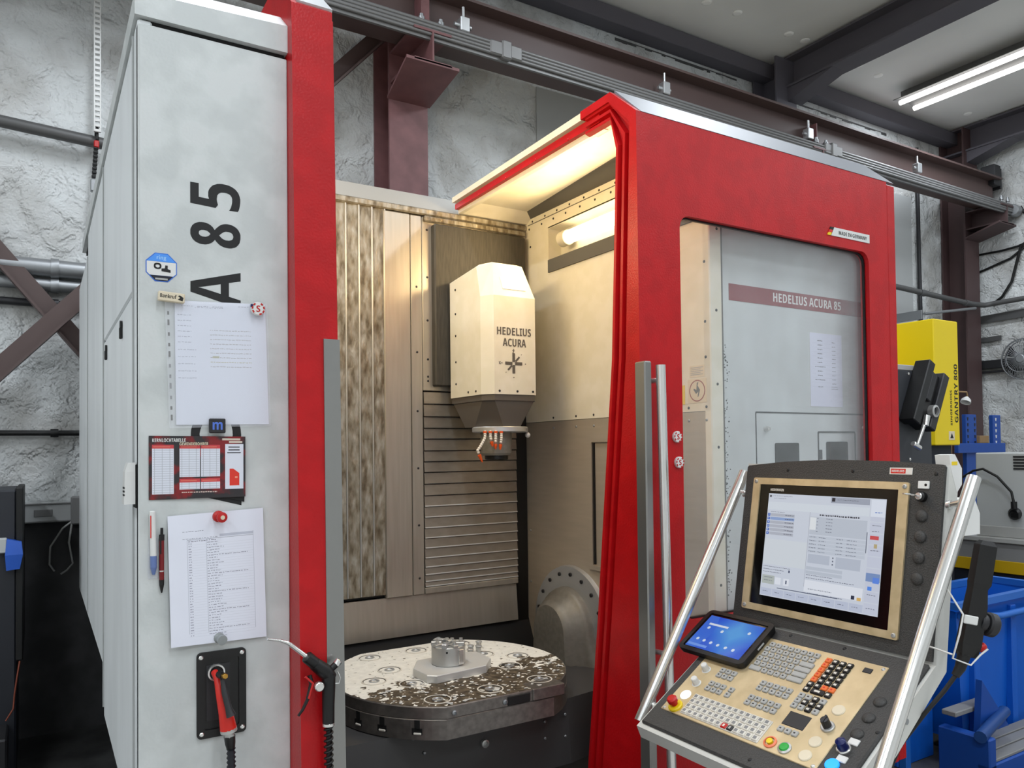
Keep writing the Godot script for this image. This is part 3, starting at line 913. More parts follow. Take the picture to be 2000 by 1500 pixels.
	s.prism([Vector2(1.672, 0.56), Vector2(1.71, 0.54), Vector2(1.71, 0.42), Vector2(1.668, 0.42)], 0.0, 0.006)
	put("guide_plate", s, M.dark_steel, d)

func interior(mm: Node3D) -> void:
	var s: Sh
	var XR := 2.075
	var fr := FX(XR)
	# back wall
	s = Sh.new()
	s.bb(Vector3(0.64, 0.95, -1.36), Vector3(2.09, 2.70, -1.345), 0.0)
	put("rear_backing", s, M.trough_dark, mm)
	s = Sh.new()
	s.loft([[Vector3(0.6, 2.715, -1.34), Vector3(2.09, 2.715, -1.34), Vector3(2.09, 2.80, -1.38), Vector3(0.6, 2.80, -1.38)], [Vector3(0.6, 2.715, -1.5), Vector3(2.09, 2.715, -1.5), Vector3(2.09, 2.80, -1.5), Vector3(0.6, 2.80, -1.5)]])
	put("rear_top_beam", s, M.satin_steel, mm)
	s = Sh.new()
	s.bb(Vector3(0.64, 2.685, -1.36), Vector3(2.075, 2.716, -1.31), 0.006)
	put("rear_lip", s, M.stainless_dirty, mm)
	for k in 12:   # upright cover plates of the sliding roof wall, each with a rolled bright edge
		var x := 0.62 + k * 0.0605 - 0.022
		if x > 1.27: break
		s = Sh.new()
		s.loft([[Vector3(x, 0.962, -1.328), Vector3(x + 0.06, 0.962, -1.322), Vector3(x + 0.06, 0.962, -1.344), Vector3(x, 0.962, -1.344)], [Vector3(x, 2.69, -1.328), Vector3(x + 0.06, 2.69, -1.322), Vector3(x + 0.06, 2.69, -1.344), Vector3(x, 2.69, -1.344)]])
		var cp := put("cover_plate", s, M.stainless_dirty, mm)
		s = Sh.new()
		s.tube([Vector3(x + 0.058, 0.965, -1.321), Vector3(x + 0.058, 2.69, -1.321)], 0.0045, 8)
		put("rolled_edge", s, M.satin_steel, cp)
	s = Sh.new()
	s.bb(Vector3(1.315, 0.945, -1.345), Vector3(1.443, 2.68, -1.315), 0.004)
	put("rear_panel", s, M.stainless, mm)
	s = Sh.new()
	s.bb(Vector3(1.447, 0.945, -1.345), Vector3(1.503, 2.68, -1.32), 0.003)
	var rs := put("rear_strip", s, M.stainless, mm)
	screws(FZ(-1.32), [Vector2(1.475, 2.35), Vector2(1.475, 2.05), Vector2(1.475, 1.78), Vector2(1.476, 1.52), Vector2(1.477, 1.26), Vector2(1.478, 1.02)], M.dark_steel, rs)
	# upper column frame with the dark box
	s = Sh.new()
	s.bb(Vector3(1.505, 1.875, -1.345), Vector3(2.075, 2.68, -1.322), 0.003)
	var uf := put("rear_upper_panel", s, M.stainless, mm)
	screws(FZ(-1.322), [Vector2(1.53, 2.62), Vector2(1.53, 2.4), Vector2(1.53, 2.2), Vector2(1.53, 2.02), Vector2(1.53, 1.94), Vector2(1.53, 1.92)], M.dark_steel, uf)
	s = Sh.new()
	s.bb(Vector3(1.51, 2.655, -1.33), Vector3(2.06, 2.68, -1.30), 0.004)
	put("rear_frame_top", s, M.stainless_dirty, uf)
	s = Sh.new()
	s.bb(Vector3(1.552, 1.895, -1.33), Vector3(2.05, 2.645, -1.285), 0.006)
	put("bellows_box", s, M.bellows_dirty, mm)
	# slats of the vertical slide cover
	var ys := [1.871, 1.813, 1.755, 1.702, 1.652, 1.598, 1.548, 1.499, 1.445, 1.392, 1.342, 1.292, 1.243, 1.197, 1.151, 1.106, 1.064, 1.030, 0.999, 0.976]
	for k in ys.size() - 1:
		var y1: float = ys[k]
		var y0: float = ys[k + 1]
		s = Sh.new()
		s.loft([[Vector3(1.508, y1, -1.342), Vector3(1.508, y0, -1.342), Vector3(1.508, y0 + 0.001, -1.320), Vector3(1.508, y1 - 0.002, -1.325)], [Vector3(2.005, y1, -1.342), Vector3(2.005, y0, -1.342), Vector3(2.005, y0 + 0.001, -1.320), Vector3(2.005, y1 - 0.002, -1.325)]])
		var sl := put("slat", s, M.slat_steel, mm)
		s = Sh.new()
		s.bb(Vector3(1.508, y0 + 0.001, -1.321), Vector3(2.005, y0 + (0.006 if k > 8 else 0.003), -1.318), 0.0)
		put("slat_lip", s, M.bright_alu if k > 8 else M.dark_steel, sl)
	s = Sh.new()
	s.bb(Vector3(2.008, 0.70, -1.345), Vector3(2.072, 1.9, -1.335), 0.0)
	put("corner_channel", s, M.black_plastic, mm)
	s = Sh.new()
	s.bb(Vector3(1.505, 0.945, -1.345), Vector3(2.005, 0.974, -1.316), 0.003)
	put("slat_frame", s, M.stainless, mm)
	s = Sh.new()
	s.loft([[Vector3(0.64, 0.945, -1.33), Vector3(2.0, 0.945, -1.33), Vector3(2.0, 0.945, -1.345), Vector3(0.64, 0.945, -1.345)], [Vector3(0.64, 0.77, -1.315), Vector3(2.0, 0.77, -1.315), Vector3(2.0, 0.77, -1.345), Vector3(0.64, 0.77, -1.345)]])
	put("rear_skirt", s, M.stainless, mm)
	s = Sh.new()   # chip trough below
	s.loft([[Vector3(0.64, 0.77, -1.34), Vector3(2.08, 0.77, -1.34), Vector3(2.08, 0.45, -1.2), Vector3(0.64, 0.45, -1.2)], [Vector3(0.64, 0.74, -1.36), Vector3(2.08, 0.74, -1.36), Vector3(2.08, 0.42, -1.22), Vector3(0.64, 0.42, -1.22)]])
	s.bb(Vector3(0.64, 0.4, -1.22), Vector3(2.08, 0.44, -0.05), 0.0)
	s.bb(Vector3(0.635, 0.4, -1.345), Vector3(0.645, 1.6, -0.06), 0.0)
	put("chip_trough", s, M.trough_dark, mm)
	# side walls of the working space
	s = Sh.new()
	s.bb(Vector3(0.635, 1.6, -1.345), Vector3(0.65, 2.74, -0.06), 0.0)
	put("inner_side_wall", s, M.cream_paint, mm)
	# right inner wall, cream above, steel below
	s = Sh.new(fr)
	for q in [[-1.34, 1.733, -1.125, 2.74], [-1.125, 1.733, -0.10, 2.45], [-1.125, 2.655, -0.10, 2.74]]:
		s.bb(Vector3(q[0], q[1], -0.03), Vector3(q[2], q[3], 0.0), 0.0)
	var cw := put("cream_wall", s, M.cream_paint, mm)
	var sc := []
	for z in [-1.26, -1.15, -1.05, -0.95, -0.84, -0.73, -0.62, -0.5]:
		sc.append(Vector2(z, 2.722))
		sc.append(Vector2(z - 0.03, 2.69))
	for z in [-1.10, -0.92, -0.79, -0.62, -0.45, -0.21, -0.12]:
		sc.append(Vector2(z, 1.748))
	for y in [2.6, 2.3, 2.1, 1.9]:
		sc.append(Vector2(-1.28, y))
	for y in [2.28, 2.06, 1.93]:
		sc.append(Vector2(-0.12, y))
	screws(fr, sc, M.dark_steel, cw)
	s = Sh.new(fr)
	s.bb(Vector3(-1.30, 2.712 - 0.003, 0.0), Vector3(-0.12, 2.712, 0.002), 0.0)
	put("wall_joint", s, M.rubber_grey, cw)
	s = Sh.new()
	s.prism([Vector2(1.985, 2.782), Vector2(2.076, 2.738), Vector2(2.076, 2.80), Vector2(1.985, 2.80)], -1.34, -0.2)
	put("roof_seal", s, M.rubber_grey, mm)
	# lamp recess
	s = Sh.new(fr)
	s.bb(Vector3(-1.125, 2.45, -0.09), Vector3(-0.10, 2.66, -0.075), 0.0)
	s.bb(Vector3(-1.128, 2.45, -0.08), Vector3(-1.1245, 2.655, -0.001), 0.0)
	s.bb(Vector3(-1.125, 2.653, -0.08), Vector3(-0.1, 2.66, 0.0), 0.0)
	var lp := put("work_lamp", s, M.cream_paint, mm)
	s = Sh.new(fr)
	s.prism([Vector2(-1.12, 2.50), Vector2(-1.12, 2.44), Vector2(-0.12, 2.44), Vector2(-0.12, 2.50)], -0.012, 0.008)
	put("lamp_sill", s, M.rubber_grey, lp)
	for x in [[2.10, 1.0], [0.66, -1.0]]:
		s = Sh.new()
		s.tube([Vector3(x[0], 2.585, -1.01), Vector3(x[0], 2.585, -0.3)], 0.031, 20)
		var tb := put("lamp_tube", s, M.lamp_glow, lp)
		s = Sh.new()
		s.tube([Vector3(x[0], 2.585, -1.045), Vector3(x[0], 2.585, -0.995)], 0.036, 20)
		put("end_cap", s, M.cream_paint, tb)
		s = Sh.new()
		s.tube([Vector3(x[0], 2.585, -0.305), Vector3(x[0], 2.585, -0.26)], 0.036, 20)
		put("end_cap", s, M.cream_paint, tb)
	s = Sh.new(fr)
	s.bb(Vector3(-1.34, 0.4, -0.03), Vector3(-0.10, 1.731, -0.001), 0.0)
	var sw := put("steel_wall", s, M.stainless_flat, mm)
	screws(fr, [Vector2(-1.10, 1.70), Vector2(-0.92, 1.70), Vector2(-0.79, 1.70), Vector2(-0.21, 1.70), Vector2(-0.12, 1.70), Vector2(-1.31, 1.5), Vector2(-1.31, 1.2), Vector2(-1.31, 0.95), Vector2(-0.83, 1.45), Vector2(-0.83, 1.29), Vector2(-0.83, 1.12)], M.galvanised, sw)
	s = Sh.new(fr)
	s.ring(Sh.rrect(-0.83, 1.07, -0.42, 1.672, 0.004), Sh.rrect(-0.80, 1.09, -0.46, 1.628, 0.004), -0.002, 0.008)
	put("hatch_frame", s, M.stainless_flat, sw)
	s = Sh.new(fr)
	s.bb(Vector3(-0.795, 1.095, -0.002), Vector3(-0.785, 1.625, 0.006), 0.0)
	put("hatch_gap", s, M.ink, sw)
	# post and fixed panel behind the door window
	s = Sh.new()
	s.bb(Vector3(2.075, 0.9, -0.13), Vector3(2.138, 2.5, -0.095), 0.004)
	var post := put("corner_post", s, M.cream_paint, mm)
	screws(FZ(-0.095), [Vector2(2.115, 2.4), Vector2(2.107, 2.1), Vector2(2.107, 1.83), Vector2(2.107, 1.6), Vector2(2.107, 1.3), Vector2(2.107, 1.1)], M.ink, post)
	s = Sh.new()
	s.bb(Vector3(2.139, 0.5, -0.16), Vector3(3.06, 2.6, -0.12), 0.0)
	var fp := put("fixed_panel", s, M.side_paint, mm)
	s = Sh.new()
	s.bb(Vector3(2.14, 0.9, -0.125), Vector3(2.162, 2.5, -0.112), 0.002)
	put("seal_strip", s, M.rubber_grey, fp)
	s = Sh.new()
	s.bb(Vector3(2.2, 2.150, -0.122), Vector3(3.06, 2.213, -0.1185), 0.0)
	var band := put("red_band", s, mat("band_red", Color(0.50, 0.10, 0.14), 0.5), fp)
	letters("HEDELIUS ACURA 85", at(FZ(0), 2.655, 2.1835, -0.1184), 0.036, 0.42, M.white_plastic, band)
	for q in [[2.333, 1.0, 3.056, 1.735, -0.122], [2.70, 1.1, 2.945, 1.66, -0.1205]]:
		s = Sh.new()
		s.ring(Sh.rrect(q[0], q[1], q[2], q[3], 0.006), Sh.rrect(q[0] + 0.005, q[1] + 0.005, q[2] - 0.004, q[3] - 0.006, 0.004), q[4], q[4] + 0.003)
		put("door_gap", s, M.ink, fp)
	for q in [[2.44, 1.45, 2.582, 1.614], [2.752, 1.45, 2.893, 1.617]]:
		s = Sh.new()
		s.prism(Sh.rrect(q[0], q[1], q[2], q[3], 0.008), -0.121, -0.118)
		put("sight_glass", s, M.black_gloss, fp)
	for q in [Vector2(2.389, 1.668), Vector2(3.0, 1.677)]:
		s = Sh.new()
		s.turn(Vector3(q.x, q.y, -0.121), Vector3(q.x, q.y, 0), [Vector2(0.012, 0), Vector2(0.012, 0.006), Vector2(0.008, 0.02), Vector2(0, 0.022)], 12)
		put("turn_lock", s, M.polished, fp)
	s = Sh.new()
	s.bb(Vector3(2.703, 1.545, -0.121), Vector3(2.722, 1.585, -0.114), 0.002)
	put("catch", s, M.dark_plastic, fp)
	# coolant spatter that dried beside the seal
	var rng := RandomNumberGenerator.new(); rng.seed = 12
	s = Sh.new()
	for k in 170:
		var y := rng.randf_range(1.05, 1.98)
		var x := 2.163 + absf(rng.randfn(0, 0.014))
		var r := rng.randf_range(0.0012, 0.0034)
		s.cyl(Vector3(x, y, -0.1205), Vector3(x, y, -0.119), r, 6)
	put("dried_spatter", s, M.dark_steel, fp).set_meta("kind", "stuff")

func spindle(mm: Node3D) -> void:
	var s := Sh.new()
	var plan := [Vector2(1.62, -1.27), Vector2(1.62, -0.985), Vector2(1.655, -0.93), Vector2(1.865, -0.93), Vector2(1.90, -0.985), Vector2(1.90, -1.27)]
	var low := []; var mid := []; var cone := []; var lip := []; var lip2 := []
	for q in plan:
		low.append(Vector3(q.x, 1.838 , q.y)); mid.append(Vector3(q.x, 2.262, q.y))
		lip.append(Vector3(lerpf(1.76, q.x, 0.97), 1.842, lerpf(-1.08, q.y, 0.97))); lip2.append(Vector3(lerpf(1.76, q.x, 0.97), 1.812, lerpf(-1.08, q.y, 0.97)))
		cone.append(Vector3(lerpf(1.76, q.x, 0.94), 1.812, lerpf(-1.08, q.y, 0.94)))
	var top := [Vector3(1.62, 2.37, -1.27), Vector3(1.622, 2.395, -1.02), Vector3(1.69, 2.415, -0.995), Vector3(1.84, 2.415, -0.995), Vector3(1.895, 2.39, -1.05), Vector3(1.90, 2.37, -1.27)]
	var ridge := [Vector3(1.64, 2.385, -1.26), Vector3(1.642, 2.41, -1.03), Vector3(1.70, 2.426, -1.02), Vector3(1.83, 2.426, -1.02), Vector3(1.875, 2.405, -1.07), Vector3(1.88, 2.385, -1.26)]
	s.loft([low, mid, top, ridge])
	var hd := put("spindle_head", s, M.cream_paint, mm)
	var dn := [Vector3(1.64, 1.70, -1.17), Vector3(1.64, 1.70, -1.08), Vector3(1.715, 1.70, -0.96), Vector3(1.80, 1.70, -0.96), Vector3(1.875, 1.70, -1.08), Vector3(1.875, 1.70, -1.17)]
	s = Sh.new()
	s.loft([lip, lip2])
	s.loft([cone, dn])
	put("nose_cone", s, M.head_grey, hd)
	s = Sh.new()
	s.loft([[Vector3(1.642, 1.805, -1.08), Vector3(1.642, 1.805, -1.045), Vector3(1.66, 1.805, -1.045), Vector3(1.66, 1.805, -1.08)], [Vector3(1.636, 1.745, -1.08), Vector3(1.636, 1.745, -1.045), Vector3(1.66, 1.745, -1.045), Vector3(1.66, 1.745, -1.08)]])
	put("cone_bracket", s, M.cast_grey, hd)
	var c := Vector3(1.757, 0, -1.06)
	s = Sh.new()
	s.cyl(c + Vector3(0, 1.676, 0), c + Vector3(0, 1.701, 0), 0.125, 28, 0.004)
	put("spindle_flange", s, M.aluminium, hd)
	var n := Vector3(1.728, 0, -1.045)
	s = Sh.new()
	s.turn(n + Vector3(0, 1.575, 0), n + Vector3(0, 2, 0), [Vector2(0, 0), Vector2(0.062, 0), Vector2(0.068, 0.01), Vector2(0.07, 0.105), Vector2(0, 0.105)], 24)
	put("spindle_nose", s, M.cast_grey, hd)
	s = Sh.new()
	s.cyl(n + Vector3(0, 1.556, 0), n + Vector3(0, 1.578, 0), 0.052, 20, 0.004)
	put("tool_clamp", s, M.black_plastic, hd)
	var hoses := [[Vector3(1.620, 1.676, -0.955), Vector3(1.617, 1.652, -0.95), Vector3(1.606, 1.632, -0.95), Vector3(1.592, 1.612, -0.95), Vector3(1.580, 1.597, -0.95), Vector3(1.588, 1.580, -0.95)], [Vector3(1.647, 1.676, -0.955), Vector3(1.645, 1.652, -0.952), Vector3(1.648, 1.636, -0.95)], [Vector3(1.673, 1.676, -0.955), Vector3(1.669, 1.648, -0.95), Vector3(1.668, 1.626, -0.95)], [Vector3(1.701, 1.676, -0.955), Vector3(1.698, 1.648, -0.95), Vector3(1.694, 1.624, -0.95)]]
	var tips := [Vector3(1.603, 1.548, -0.95), Vector3(1.654, 1.614, -0.95), Vector3(1.669, 1.602, -0.95), Vector3(1.691, 1.600, -0.95)]
	for k in hoses.size():
		s = Sh.new()
		var cv := Curve3D.new()
		for v in hoses[k]: cv.add_point(v)
		var l := cv.get_baked_length()
		var m := int(l / 0.0105) + 1
		for i in m:
			s.ball(cv.sample_baked(l * i / m), Vector3(0.0068, 0.0068, 0.0068), 8)
		var hz := put("coolant_hose", s, M.key_white, hd)
		s = Sh.new()
		var e: Vector3 = hoses[k][-1]
		s.turn(e, tips[k], [Vector2(0, 0), Vector2(0.008, 0.001), Vector2(0.007, 0.010), Vector2(0.003, (tips[k] - e).length()), Vector2(0, (tips[k] - e).length())], 8)
		s.cyl(hoses[k][0] - Vector3(0, 0.004, 0), hoses[k][0] + Vector3(0, 0.004, 0), 0.0085, 8)
		put("nozzle_tip", s, M.orange_plastic, hz)
	s = Sh.new()
	s.ball(Vector3(1.865, 1.664, -1.0), Vector3(0.012, 0.012, 0.012), 10)
	put("sensor_ball", s, M.white_plastic, hd)
	var f := FZ(-0.929)
	letters("HEDELIUS", at(f, 1.756, 2.110, 0), 0.034, 0.172, M.head_grey, hd)
	letters("ACURA", at(f, 1.757, 2.062, 0), 0.034, 0.118, M.head_grey, hd)
	letters("Z", at(f, 1.751, 2.022, 0), 0.014, 0.011, M.head_grey, hd)
	letters("X", at(f, 1.682, 1.972, 0), 0.012, 0.010, M.head_grey, hd)
	s = Sh.new(f)
	for k in 6:
		var d: Vector2 = [Vector2(0, 1), Vector2(0, -1), Vector2(1, 0), Vector2(-1, 0), Vector2(0.66, 0.66), Vector2(-0.66, -0.66)][k]
		var w := 0.0065 if k < 4 else 0.004
		var t := Vector2(-d.y, d.x).normalized() * w
		var a := Vector2(1.752, 1.972) + d * (0.007 if k < 4 else 0.014)
		var b := Vector2(1.752, 1.972) + d * (0.043 if k < 4 else 0.044)
		s.prism([a + t, a - t, b - t, b, b + t], 0.0, 0.0008)
		var g := Vector2(1.752, 1.972) + d * 0.058
		s.prism([g + t * 0.5, g - t * 0.5, g + d * 0.006], 0.0, 0.0008)
	put("axis_mark", s, M.head_grey, hd)
	var up := Vector3(0, 0.153, -0.065).normalized()
	var fp := Transform3D(Basis(Vector3.RIGHT, up, Vector3.RIGHT.cross(up)), Vector3(0, 2.262, -0.93))
	s = Sh.new(fp)
	s.bb(Vector3(1.708, 0.035, -0.001), Vector3(1.826, 0.098, 0.003), 0.001)
	put("name_plate", s, M.white_plastic, hd)
	screws(FX(1.62), [Vector2(-1.215, 2.33), Vector2(-1.215, 2.22), Vector2(-1.215, 2.12), Vector2(-1.215, 2.0), Vector2(-1.215, 1.9), Vector2(-1.10, 1.855), Vector2(-1.03, 1.855)], M.dark_steel, hd)
	screws(FZ(-0.93), [Vector2(1.68, 1.852), Vector2(1.77, 1.852), Vector2(1.85, 1.852)], M.dark_steel, hd)

# ---------------------------------------------------------------- rotary table
const TC := Vector3(1.32, 0.78, -0.715)

func table_outline(r: float, half: float, y: float, n := 40) -> Array:   # round ends with two flats, as points in (x, z)
	var out := []
	var a := asin(half / r)
	for e in 2:
		for k in n + 1:
			var t := -a + 2.0 * a * k / n + PI * e
			out.append(Vector3(TC.x + r * cos(t), y, TC.z + r * sin(t)))
	return out

func table(mm: Node3D) -> void:
	var s := Sh.new()
	s.loft([table_outline(0.44, 0.388, 0.675), table_outline(0.44, 0.388, 0.738), table_outline(0.437, 0.385, 0.74)])
	var tb := put("rotary_table", s, M.table_steel, mm)
	s = Sh.new()
	s.loft([table_outline(0.436, 0.384, 0.739), table_outline(0.438, 0.386, 0.742), table_outline(0.438, 0.386, 0.777), table_outline(0.435, 0.383, 0.780)])
	put("clamping_plate", s, M.table_steel, tb)
	# top of the plate: pale dried coolant over dark oily steel
	var n := 768
	var im := img(n, n, Color(0.93, 0.92, 0.88))
	var fn := FastNoiseLite.new(); fn.seed = 77; fn.frequency = 0.011; fn.fractal_octaves = 5
	var fd := FastNoiseLite.new(); fd.seed = 78; fd.frequency = 0.04; fd.fractal_octaves = 2
	var fc := FastNoiseLite.new(); fc.seed = 79; fc.frequency = 0.03; fc.fractal_octaves = 4
	for j in n:
		for i in n:
			var u := float(i) / n   # along x
			var v := float(j) / n   # along z, front at 1
			var k := fn.get_noise_2d(i, j) * 0.55 + (v - 0.62) * 1.9 + (0.08 if u > 0.35 else 0.0) * 1.0 - absf(u - 0.62) * 0.12
			if v < 0.2 and u > 0.25: k += 0.25 * (fn.get_noise_2d(i + 400, j) - 0.2)
			var droplet := fd.get_noise_2d(i, j) > 0.47
			var dark := k > 0.0 and not droplet
			if not dark and fd.get_noise_2d(j + 300, i) > 0.66: dark = true
			if dark:
				var t := 0.5 + 0.9 * fc.get_noise_2d(i, j)
				im.set_pixel(i, j, Color(0.20, 0.165, 0.12).lerp(Color(0.40, 0.35, 0.28), clampf(t, 0, 1)))
			else:
				var w := 0.97 + 0.05 * fc.get_noise_2d(i, j)
				im.set_pixel(i, j, Color(0.93 * w, 0.92 * w, 0.885 * w))
	var tm := print_mat("table_residue", im, 0.0, 0.6)
	s = Sh.new()
	s.st.set_smooth_group(-1)
	var ol := table_outline(0.434, 0.382, 0.7805)
	for k in ol.size():
		for v in [TC + Vector3(0, 0.0005, 0), ol[k], ol[(k + 1) % ol.size()]]:
			s.p(v, Vector2((v.x - TC.x) / 0.88 + 0.5, (v.z - TC.z) / 0.80 + 0.5))
	put("residue_film", s, tm, tb)
	# clamping cups
	var pts := []
	for x in [1.121, 1.321, 1.523]:
		for z in [-0.41, -0.615, -0.818, -1.02]:
			pts.append(Vector2(x, z))
	pts.append(Vector2(1.02, -0.715)); pts.append(Vector2(1.625, -0.72))
	var rm := own(func(q): q.lathe([Vector2(0.046, -0.001), Vector2(0.046, 0.0018), Vector2(0.041, 0.0018), Vector2(0.041, -0.001)], 32))
	var rg := own(func(q): q.lathe([Vector2(0.041, -0.001), Vector2(0.041, 0.0008), Vector2(0.0385, 0.0008), Vector2(0.0385, -0.001)], 32))
	var rk := own(func(q): q.lathe([Vector2(0.019, -0.001), Vector2(0.019, 0.003), Vector2(0.012, 0.003), Vector2(0.010, -0.001), Vector2(0, -0.001)], 24))
	var k2 := 0
	for q in pts:
		if absf(q.x - 1.321) < 0.05 and absf(q.y + 0.715) < 0.15 and k2 > 100: continue
		var t := Transform3D(Basis(), Vector3(q.x, 0.7805, q.y))
		var cup := place("clamping_cup", rm, t, M.key_white, tb)
		var keep := Sh.org
		var g := MeshInstance3D.new(); g.name = "groove"; g.mesh = rg; g.material_override = M.ink; cup.add_child(g, true)
		g = MeshInstance3D.new(); g.name = "centre"; g.mesh = rk; g.material_override = M.aluminium; cup.add_child(g, true)
		Sh.org = keep
		if q.y > -0.7 and q.x > 1.2:
			for a in 6:
				var tt := TAU * a / 6.0
				g = MeshInstance3D.new(); g.name = "pocket_%03d" % a
				g.mesh = own(func(w): w.cyl(Vector3(0.029 * cos(tt), -0.001, 0.029 * sin(tt)), Vector3(0.029 * cos(tt), 0.0012, 0.029 * sin(tt)), 0.0065, 8))
				g.material_override = M.dark_steel if a % 2 == 0 else M.key_white
				cup.add_child(g, true)
		k2 += 1
	# T-slots at the round end and bolts along the flat
	for k in 5:
		var z := -0.66 + 0.093 * k if k < 4 else -0.80
		var x: float = TC.x - sqrt(0.44 * 0.44 - pow(z - TC.z, 2))
		var d := Vector3(x - TC.x, 0, z - TC.z).normalized()
		s = Sh.new(Transform3D(Basis(Vector3.UP.cross(d), Vector3.UP, d), Vector3(x, 0, z)))
		s.bb(Vector3(-0.009, 0.705, -0.03), Vector3(0.009, 0.738, 0.0015), 0.0)
		s.bb(Vector3(-0.017, 0.692, -0.03), Vector3(0.017, 0.712, 0.0015), 0.0)
		var ts := put("t_slot", s, M.trough_dark, tb)
		if k < 4:
			s.xf = Transform3D(s.xf.basis, Vector3(x, 0, z))
			var c := Sh.new(s.xf)
			c.bb(Vector3(-0.012, 0.692, -0.002), Vector3(0.014, 0.699, 0.004), 0.002)
			put("chip", c, M.key_white, ts)
	screws(FZ(TC.z + 0.386), [Vector2(1.14, 0.757), Vector2(1.33, 0.757), Vector2(1.53, 0.757)], M.galvanised, tb, bolt_mesh, "bolt")
	s = Sh.new()
	s.bb(Vector3(1.44, 0.741, -0.40), Vector3(1.572, 0.782, -0.322), 0.003)
	put("stop_block", s, M.table_steel, tb)
	s = Sh.new()
	s.bb(Vector3(1.34, 0.742, -0.335), Vector3(1.43, 0.772, -0.3255), 0.002)
	put("slot_cover", s, M.trough_dark, tb)
	# tilting cradle below and the yoke cover on the right wall
	s = Sh.new()
	s.loft([[Vector3(0.66, 0.44, -0.44), Vector3(1.68, 0.44, -0.44), Vector3(1.68, 0.44, -1.05), Vector3(0.66, 0.44, -1.05)], [Vector3(0.66, 0.672, -0.46), Vector3(1.68, 0.672, -0.46), Vector3(1.68, 0.672, -1.05), Vector3(0.66, 0.672, -1.05)]])
	s.loft([[Vector3(1.68, 0.44, -0.44), Vector3(2.06, 0.44, -0.52), Vector3(2.06, 0.44, -1.05), Vector3(1.68, 0.44, -1.05)], [Vector3(1.68, 0.672, -0.46), Vector3(2.06, 0.66, -0.54), Vector3(2.06, 0.66, -1.05), Vector3(1.68, 0.672, -1.05)]])
	var cr := put("tilting_cradle", s, M.apron_dark, mm)
	screws(FZ(-0.448), [Vector2(0.80, 0.63), Vector2(1.05, 0.655), Vector2(1.09, 0.60), Vector2(1.57, 0.61), Vector2(1.57, 0.55), Vector2(1.66, 0.62), Vector2(1.66, 0.54)], M.galvanised, cr)
	s = Sh.new()
	s.turn(Vector3(1.318, 0.585, -0.452), Vector3(1.318, 0.585, 1), [Vector2(0.014, 0), Vector2(0.014, 0.012), Vector2(0.009, 0.014), Vector2(0.009, 0.002), Vector2(0, 0.002)], 14)
	put("lifting_eye", s, M.satin_steel, cr)
	s = Sh.new()
	s.prism([Vector2(0.66, 0.60), Vector2(0.86, 0.655), Vector2(0.66, 0.75)], -0.5, -0.47)
	put("corner_plate", s, M.cabinet_white, cr)
	s = Sh.new()
	s.bb(Vector3(0.645, 0.30, -0.25), Vector3(2.06, 0.42, -0.12), 0.006)
	put("front_sill", s, M.trough_dark, mm)
	var hc := Vector2(-0.966, 0.785)   # axis of the yoke: z, y
	s = Sh.new()
	s.turn(Vector3(2.076, hc.y, hc.x), Vector3(0, hc.y, hc.x), [Vector2(0, 0), Vector2(0.285, 0), Vector2(0.28, 0.02), Vector2(0.21, 0.026), Vector2(0, 0.026)], 48)
	var hub := put("swivel_disc", s, M.aluminium, mm)
	for k in 18:
		var t := TAU * k / 18.0 + 0.1
		place("bolt", bolt_mesh, at(FX(2.052), hc.x + 0.247 * cos(t), hc.y + 0.247 * sin(t)), M.dark_steel, hub)
	s = Sh.new()
	var secs := []
	for q in [[2.05, 0.19, 0.30, 0.50], [2.03, 0.187, 0.27, 0.50], [2.012, 0.178, 0.215, 0.51], [2.004, 0.160, 0.19, 0.53], [1.985, 0.157, 0.18, 0.54], [1.977, 0.140, 0.165, 0.55], [1.955, 0.136, 0.16, 0.56], [1.94, 0.118, 0.14, 0.57]]:
		var ring := []
		for k in 17:
			var t := PI * k / 16.0
			ring.append(Vector3(q[0], hc.y + q[1] * sin(t), hc.x + q[1] * cos(t)))
		ring.append(Vector3(q[0], 0.68, hc.x - lerpf(q[1], q[2], 0.35)))
		ring.append(Vector3(q[0], q[3], hc.x - q[2]))
		ring.append(Vector3(q[0], q[3], hc.x + q[2]))
		ring.append(Vector3(q[0], 0.68, hc.x + lerpf(q[1], q[2], 0.35)))
		secs.append(ring)
	s.loft(secs, true, 1)
	put("yoke_cover", s, M.cast_grey, mm)

# ---------------------------------------------------------------- control console
func ellipse_ring(n: int) -> Array:
	var o := []
	for k in n: o.append(Vector2(cos(TAU * k / n), sin(TAU * k / n)))
	return o

func key_mesh(w: float, h: float, body: Material, mark: Material, mw := 0.007, mh := 0.006) -> Mesh:
	var k := own(func(s): s.bx(Vector3(0, 0, 0.0035), Vector3(w, h, 0.007), 0.0018)) as ArrayMesh
	k.surface_set_material(0, body)
	if mark:
		var g := own(func(s): s.bx(Vector3(0, 0, 0.0071), Vector3(mw, mh, 0.0003), 0.0)) as ArrayMesh
		k.add_surface_from_arrays(Mesh.PRIMITIVE_TRIANGLES, g.surface_get_arrays(0))
		k.surface_set_material(1, mark)
	return k

